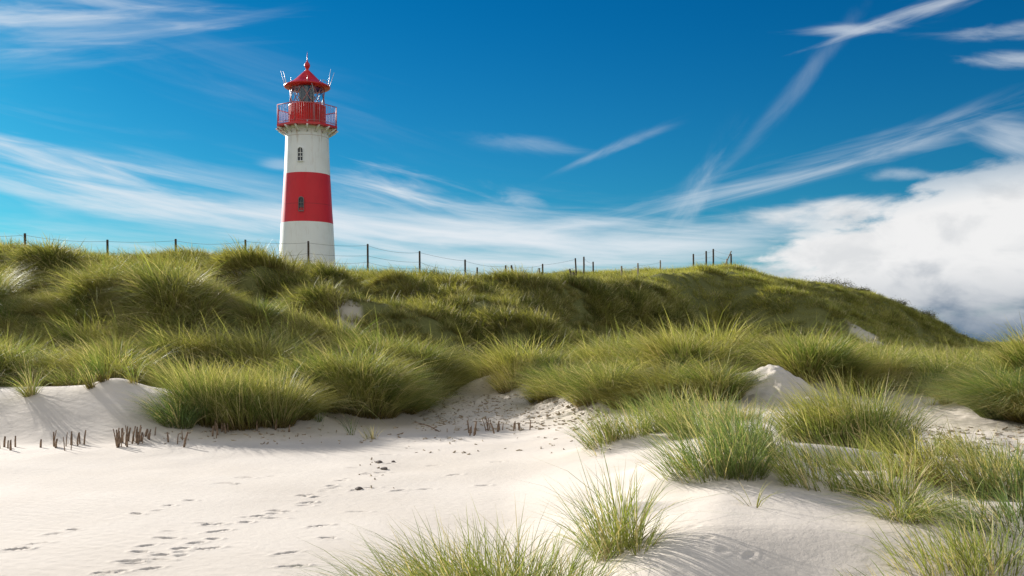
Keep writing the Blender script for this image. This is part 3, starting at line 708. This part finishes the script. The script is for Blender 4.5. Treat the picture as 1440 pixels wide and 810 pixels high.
fence('wire_fence', [(975,357,80,0),(993,353,78,0),(1003,350,80,0),(1028,357,79,0)], 'short fence of four posts on top of the big dune', m_post, (.1, .5), .07)
def loose_post(px, pt, Y, lean, label, mat=m_post, rad=.055, hh=None):
    t = sight(px, pt, Y); z = H(t.x, Y)
    m = MB(); h = t.z-z
    m.tube([(0, 0, -.15), (lean*h*.5, 0, h*.5), (lean*h, 0, h)], [rad, rad, rad*.9], 8)
    o = m.build('fence_post', mat, None, True); o.location = (t.x-lean*h, Y, z); tag(o, label, 'post', 'broken fence posts'); return o
loose_post(671, 376, 60, 0, 'small distant post between two ridge fence posts')
loose_post(719, 373, 55.5, -.16, 'leaning post with a thick foot beside a ridge fence post', m_post, .06)
loose_post(758, 377, 57, -.12, 'leaning stump left of the pair of posts')
loose_post(761.5, 383, 56, .0, 'thick short stump in front of a fence post', m_post, .1)
loose_post(801, 378, 62, -.2, 'leaning stump left of the last ridge fence post')
loose_post(806, 383, 59, -.16, 'short thick stump beside the last ridge fence post', m_post, .09)
# pale forked post below the shoulder
t = sight(911, 393, 56); z = H(t.x, 56); m = MB(); h = t.z-z
m.tube([(0, 0, -.2), (.02, 0, h*.6), (-.05, 0, h)], [.09, .075, .06], 8); m.tube([(-.04, 0, h*.85), (-.35, .0, h+.1), (-.45, 0, h+.2)], [.05, .04, .02], 6)
m.tube([(0, 0, h*.8), (.12, 0, h), (.14, 0, h+.2)], [.04, .03, .02], 6)
o = m.build('forked_post', m_post_pale, None, True); o.location = (t.x, 56, z); tag(o, 'pale forked dead post leaning on the dark bank', 'post')
# slanted rail frame on the dune top
t = sight(1022, 372, 76); z = H(t.x, 76); m = MB()
m.tube([(0, 0, -.2), (0, 0, .75)], .06, 8); m.tube([(-.15, 0, .25), (.35, 0, 1.35)], .045, 8)
o = m.build('slanted_rail', m_post_pale, None, True); o.location = (t.x, 76, z); tag(o, 'pale slanted rail on a stub post at the top of the big dune', 'rail')

# ------------------------------------------------------------------ shrubs on the far crest
def shrub(px, Y, s, label, seed):
    x = (px-CX)/F*Y; z = H(x, Y); g = np.random.default_rng(seed); n = 1400
    cl = g.normal(0, .45, (12, 3))*np.array([1.2, .8, .4])
    p = cl[g.integers(0, 12, n)]+g.normal(0, .26, (n, 3)); p[:, 2] = np.abs(p[:, 2])*.9
    p *= s
    a = g.normal(0, 1, (n, 3)); a /= np.linalg.norm(a, axis=1)[:, None]; b = np.cross(a, g.normal(0, 1, (n, 3))); b /= np.linalg.norm(b, axis=1)[:, None]
    w = .045
    V = np.stack([p-a*w, p+b*w*.6, p+a*w, p-b*w*.6], 1).reshape(-1, 3); Fc = np.arange(n*4).reshape(-1, 4)
    e = empty('shrub', (x, Y, z)); mesh_np('foliage', V, Fc, m_shrub, e, False)
    m = MB()
    for i in range(5):
        c = cl[i]*s; m.tube([(0, 0, -.2), (c[0]*.5, c[1]*.5, abs(c[2])*.5+.1), (c[0], c[1], abs(c[2])+.15)], [.03, .02, .008], 5)
    m.build('stem', m_post, e)
    tag(e, label, 'shrub', 'dark shrubs on the far crest')
for i, (px, Y, s, lab) in enumerate([(1135,87.5,.8,'leftmost low brown shrub on the far crest'),(1162,88,1.2,'largest dark shrub where the far crest begins to drop'),(1180,88.5,.95,'shrub just right of the largest one'),(1197,89,.8,'third dark shrub down the far crest'),
  (1216,89.5,.75,'fourth dark shrub down the far crest'),(1236,90,.7,'fifth small shrub down the far crest'),(1258,90.5,.85,'rounded shrub halfway down the far crest'),(1276,91,.6,'small shrub below the rounded one'),(1300,91.5,.85,'dark shrub in the lower half of the far crest'),(1324,92,.6,'second lowest shrub on the far crest'),(1348,93,.7,'lowest shrub on the far crest')]):
    shrub(px, Y, s, lab, 60+i)

# ------------------------------------------------------------------ lighthouse
def lighthouse():
    Y = 65.0; k = Y/F
    cx = (432-CX)*k; zb = H(cx, Y)-.1
    e = empty('lighthouse', (cx, Y, zb), math.atan2(-cx, Y)); tag(e, 'white lighthouse with red bands and red lantern roof standing behind the dune ridge', 'lighthouse')
    Z = lambda py: EYE+(HZ-py)*k-zb
    def paint(name, col, stain, sc_=1.0):
        m, nt = newmat(name); q = NT(nt)
        tc = q.n('ShaderNodeTexCoord').outputs['Object']
        mp = q.n('ShaderNodeMapping', ins={0: tc, 3: (2.4, 2.4, .35)})
        st = q.noise(mp.outputs[0], 2.2, 5, .65); bl = q.noise(tc, 1.3, 5, .6)
        sep = q.n('ShaderNodeSeparateXYZ', ins={0: tc}); zz = sep.outputs[2]
        c = q.mix(q.math('MULTIPLY', q.ramp(bl, .45, .75), .25), col, c4(col[0]*.75, col[1]*.72, col[2]*.68))
        up = q.ramp(zz, Z(212), Z(186))                        # streaks running down from the gallery
        c = q.mix(q.math('MULTIPLY', q.ramp(st, .52, .72), q.math('ADD', q.math('MULTIPLY', up, .8), .2)), c, stain)
        for s_py in (195, 290):                                # thin joint lines
            d = q.math('ABSOLUTE', q.math('SUBTRACT', zz, Z(s_py)))
            c = q.mix(q.math('MULTIPLY', q.math('LESS_THAN', d, .02), .5), c, stain)
        p = q.principled(c, .45, .4)
        b = q.n('ShaderNodeBump', ins={'Strength': .15, 'Distance': .02, 'Height': bl}); nt.links.new(b.outputs[0], p.inputs['Normal'])
        q.out(p.outputs[0]); return m
    white = paint('white_paint', c4(.84, .855, .85), c4(.38, .25, .15)); red = paint('red_paint', c4(.66, .014, .025), c4(.22, .015, .015))
    redp = simple_mat('red_metal_paint', c4(.66, .02, .022), .35, .5, .25, 2.5)
    dark = simple_mat('dark_lamp_metal', c4(.03, .035, .04), .4, .5)
    def ring(name, pr, mat, par, n=64): m = MB(); m.lathe(pr, n); return m.build(name, mat, par, True)
    prof = [(44.5, 420), (39.5, 378), (38.8, 366), (38.0, 350), (37.0, 332), (36.2, 315), (34.9, 298), (33.9, 280), (32.9, 262), (32.0, 247), (31.1, 230), (30.4, 212), (29.9, 196), (29.8, 186)]
    rz = lambda a, b: [(p*k, Z(y)) for p, y in prof if b <= y <= a]
    ring('lower_wall', rz(420, 315), white, e); ring('red_band', rz(315, 247), red, e); ring('upper_wall', rz(247, 186), white, e)
    ring('cornice', [(29.8*k, Z(186)), (31*k, Z(185)), (33*k, Z(182.5)), (33*k, Z(181)), (0, Z(181))], white, e)
    # windows (arched)
    def window(px, py, w, h, bars, fm):
        dxp = (px-432)*k; zc = Z(py); rr_ = np.interp(-py, [-420, -315, -247, -186], [44.5, 36.2, 32, 29.8])*k
        a = math.asin(dxp/rr_); wy = -rr_*math.cos(a)
        fr = empty('window', (dxp, wy, zc), a); fr.parent = e
        W, Hh = w*k/2, h*k/2
        def arch(s, n=10): return [(-W*s, -Hh*s)]+[(-W*s*math.cos(math.pi*i/n), Hh*s-W*s+W*s*math.sin(math.pi*i/n)) for i in range(n+1)]+[(W*s, -Hh*s)]
        o1, i1 = arch(1.14), arch(1.0); n = len(o1); m = MB()
        vs = [(x, -.09, z) for x, z in o1]+[(x, -.09, z) for x, z in i1]+[(x, .1, z) for x, z in o1]+[(x, .02, z) for x, z in i1]
        fs = [(i, (i+1) % n, n+(i+1) % n, n+i) for i in range(n)]+[(i, 2*n+i, 2*n+(i+1) % n, (i+1) % n) for i in range(n)]+[(n+i, n+(i+1) % n, 3*n+(i+1) % n, 3*n+i) for i in range(n)]
        m.add(vs, fs); m.build('frame', fm, fr)
        m = MB(); m.add([(x, .0, z) for x, z in i1], [tuple(range(n))]); m.build('pane', glassd, fr)
        m = MB(); m.box((0, -.03, 0), (.03, .03, Hh*1.95))
        for q in bars: m.box((0, -.034, q*Hh), (W*1.95, .03, .035))
        m.build('glazing_bars', fm, fr)
    m_, nt = newmat('dark_window_glass'); q = NT(nt); q.out(q.principled(c4(.015, .018, .022), .08, .6).outputs[0]); glassd = m_
    grey = simple_mat('grey_window_paint', c4(.22, .18, .18), .5)
    window(423, 222.5, 7, 18, (-.35, .2), white); window(424, 291.5, 6.4, 18, (-.35, .2), grey)
    # gallery: octagonal deck, brackets, railing
    ga = empty('gallery', (0, 0, 0)); ga.parent = e
    Rg = 44.5*k; off = math.pi/8; m = MB()
    oc = [(Rg*math.cos(off+i*math.pi/4), Rg*math.sin(off+i*math.pi/4)) for i in range(8)]
    vs = [(x, y, Z(182.5)) for x, y in oc]+[(x, y, Z(179.5)) for x, y in oc]
    m.add(vs, [tuple(range(7, -1, -1)), tuple(range(8, 16))]+[(i, (i+1) % 8, 8+(i+1) % 8, 8+i) for i in range(8)]); m.build('deck', redp, ga)
    for i in range(16):
        a = i*math.pi/8+off; c_, s_ = math.cos(a), math.sin(a); m = MB()
        m.tube([(30*k*c_, 30*k*s_, Z(190)), (34*k*c_, 34*k*s_, Z(188.5)), (39*k*c_, 39*k*s_, Z(185)), (42*k*c_, 42*k*s_, Z(183))], .06, 6)
        m.tube([(30*k*c_, 30*k*s_, Z(183.7)), (43*k*c_, 43*k*s_, Z(183.3))], .045, 6); m.build('bracket', white, ga, True)
    galv = simple_mat('railing_paint', c4(.55, .10, .11), .6, .3, .4, 5, c4(.5, .25, .28))
    zt, z0 = Z(153), Z(179.5)
    for i in range(8):
        a, b = Vector((*oc[i], 0)), Vector((*oc[(i+1) % 8], 0)); m = MB()
        a *= .975; b *= .975
        for zz, r_ in ((zt, .03), (z0+(zt-z0)*.1, .02)): m.tube([a+Vector((0, 0, zz)), b+Vector((0, 0, zz))], r_, 6)
        for j in range(0, 11):
            p = a.lerp(b, j/11); m.tube([p+Vector((0, 0, z0)), p+Vector((0, 0, zt))], .032 if j == 0 else .011, 6)
        m.build('railing', galv, ga, True)
    # drum with ribs
    ring('lantern_drum', [(25*k, Z(181)), (25*k, Z(151.5)), (25.8*k, Z(151)), (25.8*k, Z(149.6)), (23.6*k, Z(149.4)), (0, Z(149.4))], redp, e)
    m = MB()
    for i in range(32):
        a = i*math.pi/16+.05; m.box((25.15*k*math.cos(a), 25.15*k*math.sin(a), (Z(181)+Z(152))/2), (.03, .035, Z(152)-Z(181)), a)
    m.build('drum_ribs', redp, e)
    # lantern: glass, mullions, lamp
    la = empty('lantern', (0, 0, 0)); la.parent = e
    mg, nt = newmat('lantern_glass'); q = NT(nt)
    gl = q.n('ShaderNodeBsdfGlossy', ins={'Roughness': .03, 'Color': c4(.9, .95, 1)}); tr = q.n('ShaderNodeBsdfTransparent', ins={0: c4(.82, .9, .92)})
    q.out(q.n('ShaderNodeMixShader', ins={0: .06, 1: tr.outputs[0], 2: gl.outputs[0]}).outputs[0])
    ring('glass', [(23.6*k, Z(149.4)), (23.6*k, Z(125))], mg, la, 24)
    m = MB(); rl = 23.9*k; n = 10
    for i in range(n):                                        # crossed astragals
        a0 = 2*math.pi*i/n; a1 = 2*math.pi*(i+1)/n
        for (s, t_) in ((a0, a1), (a1, a0)):
            m.tube([(rl*math.cos(s+(t_-s)*u), rl*math.sin(s+(t_-s)*u), Z(149.4)+(Z(125)-Z(149.4))*u) for u in (0, .25, .5, .75, 1)], .028, 5)
    m.build('lattice_bars', simple_mat('lattice_paint', c4(.45, .2, .2), .4, .5), la, True)
    for i in range(3, 8):                                     # blanked landward panels
        a0 = math.pi*1.5-.05+(i-5.5)*.30; a1 = a0+.30; m = MB()
        m.add([(23.*k*math.cos(a0), 23.*k*math.sin(a0), Z(149)), (23.*k*math.cos(a1), 23.*k*math.sin(a1), Z(149)), (23.*k*math.cos(a1), 23.*k*math.sin(a1), Z(125)), (23.*k*math.cos(a0), 23.*k*math.sin(a0), Z(125))], [(0, 1, 2, 3)])
        if i in (4, 5, 6): m.build('blank_panel', dark, la)
    ring('lens', [(2*k, Z(149)), (6*k, Z(147)), (9*k, Z(143)), (10.5*k, Z(137)), (9*k, Z(131)), (6*k, Z(127.5)), (2*k, Z(126))], dark, la, 32)
    # roof
    ring('roof', [(22*k, Z(125)), (30*k, Z(124.6)), (32*k, Z(123.4)), (32.2*k, Z(122)), (30.5*k, Z(121)), (24.5*k, Z(118)), (20*k, Z(115.5)), (14.5*k, Z(110.5)), (9.5*k, Z(105.5)), (5.5*k, Z(101.6)), (3.6*k, Z(100)), (3.6*k, Z(99.4)), (2.2*k, Z(99))], redp, e)
    fi = ring('finial', [(2.2*k, Z(99)), (2.0*k, Z(97)), (2.8*k, Z(95.6)), (4.0*k, Z(93.4)), (4.1*k, Z(91.5)), (3.0*k, Z(89)), (1.3*k, Z(87)), (.6*k, Z(85)), (.45*k, Z(80)), (.2*k, Z(73))], redp, e, 24)
    met = simple_mat('antenna_metal', c4(.55, .5, .52), .4, .5)
    for (a, dx, hgt) in ((math.pi, -5.5, 21), (math.pi*1.12, -3.5, 17), (0, 6.5, 22), (-.35, 3.2, 24), (math.pi*.75, -1, 18), (math.pi*.3, 1, 18), (math.pi*1.5, 0.3, 8)):
        x0, y0 = 31*k*math.cos(a), 31*k*math.sin(a); m = MB()
        m.tube([(x0, y0, Z(122)), (x0+dx*.1*k, y0, Z(118)), (x0+dx*k, y0, Z(122-hgt))], [.03, .02, .01], 5); m.build('antenna', met, e, True)
    # small rail around the eaves
    m = MB(); n = 24
    for i in range(n):
        a0, a1 = 2*math.pi*i/n, 2*math.pi*(i+1)/n
        if i % 12 in (9, 10, 11, 0): m.tube([(30*k*math.cos(a0), 30*k*math.sin(a0), Z(116.5)), (30*k*math.cos(a1), 30*k*math.sin(a1), Z(116.5))], .02, 5); m.tube([(30*k*math.cos(a0), 30*k*math.sin(a0), Z(116.5)), (30*k*math.cos(a0), 30*k*math.sin(a0), Z(121.5))], .02, 5)
    m.build('eaves_rail', met, e, True)
    # lightning conductor
    pts = [(-1*k, -(r_*k+.03), Z(y)) for r_, y in ((25.2, 179), )]; m = MB()
    m.tube([(9*k, -23.9*k, Z(150)), (9.5*k, -24*k, Z(180))], .02, 5); m.tube([(6*k, -30.5*k, Z(124)), (9*k, -26*k, Z(135)), (9*k, -25*k, Z(150))], .018, 5)
    m.tube([(0, -33.3*k, Z(186)), (0, -33.6*k, Z(176))], .04, 6)
    m.build('conductor', met, e, True)
lighthouse()

# ------------------------------------------------------------------ light, sky
SUN_AZ, SUN_EL = R(-43), R(20)      # azimuth from +Y towards +X
sd = Vector((math.sin(SUN_AZ)*math.cos(SUN_EL), math.cos(SUN_AZ)*math.cos(SUN_EL), math.sin(SUN_EL)))
L = bpy.data.lights.new('sun', 'SUN'); L.energy = 5.0; L.angle = R(.5); L.color = (1, .955, .90)
lo = bpy.data.objects.new('sun', L); COL.objects.link(lo); lo.rotation_euler = sd.to_track_quat('Z', 'Y').to_euler(); lo.location = (-40, 20, 40)

W = bpy.data.worlds.new('World'); sc.world = W; W.use_nodes = True; nt = W.node_tree; nt.nodes.clear(); k = NT(nt)
sky = k.n('ShaderNodeTexSky', sky_type='NISHITA'); sky.sun_disc = False; sky.sun_elevation = SUN_EL; sky.sun_rotation = SUN_AZ; sky.air_density = 1.0; sky.dust_density = .3; sky.ozone_density = 3.0
d = k.n('ShaderNodeTexCoord').outputs['Generated']
sp = k.n('ShaderNodeSeparateXYZ', ins={0: d})
az = k.math('ARCTAN2', sp.outputs[0], sp.outputs[1]); el = k.math('ARCSINE', sp.outputs[2])
AE = k.n('ShaderNodeCombineXYZ', ins={0: az, 1: el, 2: 0.0}).outputs[0]
def cloud(px, py, hl, hw, ang, amount, streak=(3, 22), scale=1., lo_=.42, hi_=.75, seed=0., dist=.6, edge=2.0):
    """a bank of cloud: centre, half length, half width (photo units), tilt in degrees clockwise"""
    ca = math.atan((px-CX)/F); ce = math.atan((HZ-py)/F*math.cos(ca))
    mp = k.n('ShaderNodeMapping', vector_type='POINT')
    mv = k.n('ShaderNodeVectorMath', operation='SUBTRACT', ins={0: AE, 1: (ca, ce, 0)}).outputs[0]
    rt = k.n('ShaderNodeVectorRotate', rotation_type='Z_AXIS', ins={'Vector': mv, 'Angle': R(ang)}).outputs[0]
    s = k.n('ShaderNodeSeparateXYZ', ins={0: rt})
    soft = 1.35 if edge == 2.0 else 1.
    if edge == 2.0: hi_ += .16; lo_ -= .02
    u = k.math('MULTIPLY', s.outputs[0], F/hl/soft); v = k.math('MULTIPLY', s.outputs[1], F/hw/soft)
    q = k.math('ADD', k.math('MULTIPLY', u, u), k.math('MULTIPLY', v, v))
    msk = k.math('POWER', 2.718, k.math('MULTIPLY', k.math('POWER', q, edge*.5), -1.0))
    nv = k.n('ShaderNodeVectorMath', operation='MULTIPLY_ADD', ins={0: rt, 1: (streak[0], streak[1], 1), 2: (seed, seed*.7, seed*1.3)}).outputs[0]
    nz = k.noise(nv, scale, 7, .58, dist)
    # mask pushes the threshold
    val = k.math('ADD', nz, k.math('MULTIPLY', k.math('SUBTRACT', msk, 1), .45))
    return k.math('MULTIPLY', k.ramp(val, lo_, hi_), k.math('MULTIPLY', k.math('MINIMUM', msk, .8), amount/.8))
cl = [
 cloud(150, 258, 330, 42, 9, .95, (3.2, 34), 1.6, .28, .62, 1.3),
 cloud(330, 300, 330, 34, 8, .85, (3.2, 34), 1.8, .30, .62, 4.1),
 cloud(130, 345, 420, 30, 2, .55, (2.5, 30), 1.5, .25, .7, 2.2),
 cloud(565, 268, 130, 26, 14, .95, (3.5, 34), 1.9, .25, .6, 7.7),
 cloud(735, 280, 45, 14, 12, .7, (6, 22), 2., .25, .6, 8.9),
 cloud(640, 332, 290, 44, 6, 1., (3, 34), 1.6, .22, .6, 5.5),
 cloud(820, 348, 350, 46, 3, 1., (3, 30), 1.5, .22, .6, 9.1),
 cloud(560, 372, 400, 18, 2, .8, (3, 30), 1.5, .2, .6, 3.1),
 cloud(60, 35, 230, 34, -8, .75, (3.5, 34), 1.8, .3, .65, 6.2),
 cloud(150, 2, 160, 10, -2, .6, (3.5, 34), 1.8, .25, .65, 6.9),
 cloud(1290, 16, 150, 11, -13, .7, (3.5, 34), 2., .25, .6, 2.9),
 cloud(1420, 45, 85, 12, 4, .6, (5, 20), 2., .25, .6, 12.9),
 cloud(1425, 85, 60, 11, 8, .6, (5, 20), 2., .25, .6, 13.9),
 cloud(1190, 42, 60, 7, 2, .55, (5, 20), 2., .25, .6, 14.9),
 cloud(1115, 130, 130, 12, -47, .20, (5, 14), 1.8, .2, .65, 10.3),
 cloud(990, 262, 75, 20, -52, .42, (5, 14), 2., .2, .65, 11.3),
 cloud(865, 208, 75, 7, -20, .36, (5, 20), 2., .2, .6, 15.3),
 cloud(760, 205, 90, 10, 8, .25, (5, 20), 2., .2, .6, 16.3),
 cloud(1110, 245, 260, 20, -13, .60, (3.2, 34), 1.8, .22, .62, 17.3),
 cloud(1440, 190, 60, 28, 25, .85, (4, 9), 2.2, .25, .55, 18.3),
 cloud(1290, 245, 60, 9, 3, .55, (4, 12), 2.2, .25, .55, 19.3),
 cloud(1010, 330, 200, 26, -4, .5, (3, 30), 1.6, .25, .6, 20.3),
 cloud(220, 285, 420, 95, 8, .5, (2.5, 22), 1.5, .3, .75, 31.3),
 cloud(700, 345, 520, 60, 3, .6, (2.5, 22), 1.5, .25, .75, 33.3),
 cloud(110, 45, 280, 60, -8, .4, (2.5, 18), 1.5, .3, .75, 35.3),
 cloud(395, 232, 30, 9, 0, .4, (3, 30), 1.6, .25, .6, 21.3),
 cloud(330, 110, 300, 40, 14, .12, (3, 30), 1.6, .25, .7, 22.3),
]
thin = cl[0]
for c in cl[1:]: thin = k.math('SUBTRACT', 1.0, k.math('MULTIPLY', k.math('SUBTRACT', 1.0, thin), k.math('SUBTRACT', 1.0, c)))
cum = [cloud(1390, 352, 350, 104, -6, 1., (3.5, 7), 2.4, .23, .37, 1.9, .3, 3.), cloud(1180, 352, 200, 34, -4, 1., (4, 12), 2.2, .26, .42, 2.6, .4, 2.6), cloud(1180, 298, 130, 18, -2, .95, (4, 10), 2.4, .24, .45, 3.6, .4),
       cloud(1450, 470, 330, 60, 0, 1., (3, 7), 2, .15, .5, 4.6, .3, 3.)]
cu = cum[0]
for c in cum[1:]: cu = k.math('SUBTRACT', 1.0, k.math('MULTIPLY', k.math('SUBTRACT', 1.0, cu), k.math('SUBTRACT', 1.0, c)))
# the blue
hsv = k.n('ShaderNodeHueSaturation', ins={'Hue': .497, 'Saturation': 1.25, 'Value': 1.0, 'Color': sky.outputs[0]}).outputs[0]
grad = k.mix(k.ramp(el, .0, .40), c4(.07, .30, .37), c4(.0, .235, .345))
blue = k.mix(1.0, hsv, grad, 'MULTIPLY')
CW = 4.2
col = k.mix(thin, blue, c4(CW*.92, CW*.97, CW*1.02))
# cumulus: bright heads, blue-grey flat bases towards the horizon
bn = k.noise(k.n('ShaderNodeVectorMath', operation='MULTIPLY_ADD', ins={0: AE, 1: (6, 11, 1), 2: (3.3, 1.1, 0)}).outputs[0], 2.2, 7, .55, .4)
low = k.ramp(k.math('ADD', k.math('MULTIPLY', el, F), k.math('MULTIPLY', k.math('SUBTRACT', bn, .5), 160)), 105, -5)
body = k.mix(k.math('MULTIPLY', k.ramp(bn, .45, .66), .34), c4(CW*1.0, CW*1.0, CW*1.0), c4(CW*.50, CW*.55, CW*.60))
body = k.mix(low, body, c4(CW*.115, CW*.20, CW*.31))
col = k.mix(cu, col, body)
# unseen bright cloud, added behind the viewer as neutral fill light
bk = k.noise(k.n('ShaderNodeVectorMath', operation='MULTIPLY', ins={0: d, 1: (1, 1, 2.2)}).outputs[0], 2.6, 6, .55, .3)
fill_m = k.math('MULTIPLY', k.ramp(bk, .36, .58), k.math('MULTIPLY', k.ramp(sp.outputs[1], .35, -.1), k.ramp(el, -.02, .05)))
col = k.mix(fill_m, col, c4(5.0, 4.95, 4.85))
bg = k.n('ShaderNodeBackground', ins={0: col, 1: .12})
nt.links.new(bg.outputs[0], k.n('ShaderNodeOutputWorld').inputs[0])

# ------------------------------------------------------------------ camera and view
cam = bpy.data.cameras.new('camera'); co = bpy.data.objects.new('camera', cam); COL.objects.link(co)
cam.sensor_width = 36; cam.lens = 36*F/1440; cam.clip_end = 9000; cam.clip_start = .05
co.location = (0, 0, EYE); co.rotation_euler = (R(90), 0, 0); cam.shift_y = (HZ-405)/1440
sc.camera = co
sc.view_settings.view_transform = 'Standard'; sc.view_settings.look = 'None'; sc.view_settings.gamma = 1; sc.view_settings.use_curve_mapping = False
sc.view_settings.exposure = .8
sc.cycles.max_bounces = 6; sc.cycles.diffuse_bounces = 3; sc.cycles.transmission_bounces = 4; sc.cycles.transparent_max_bounces = 8
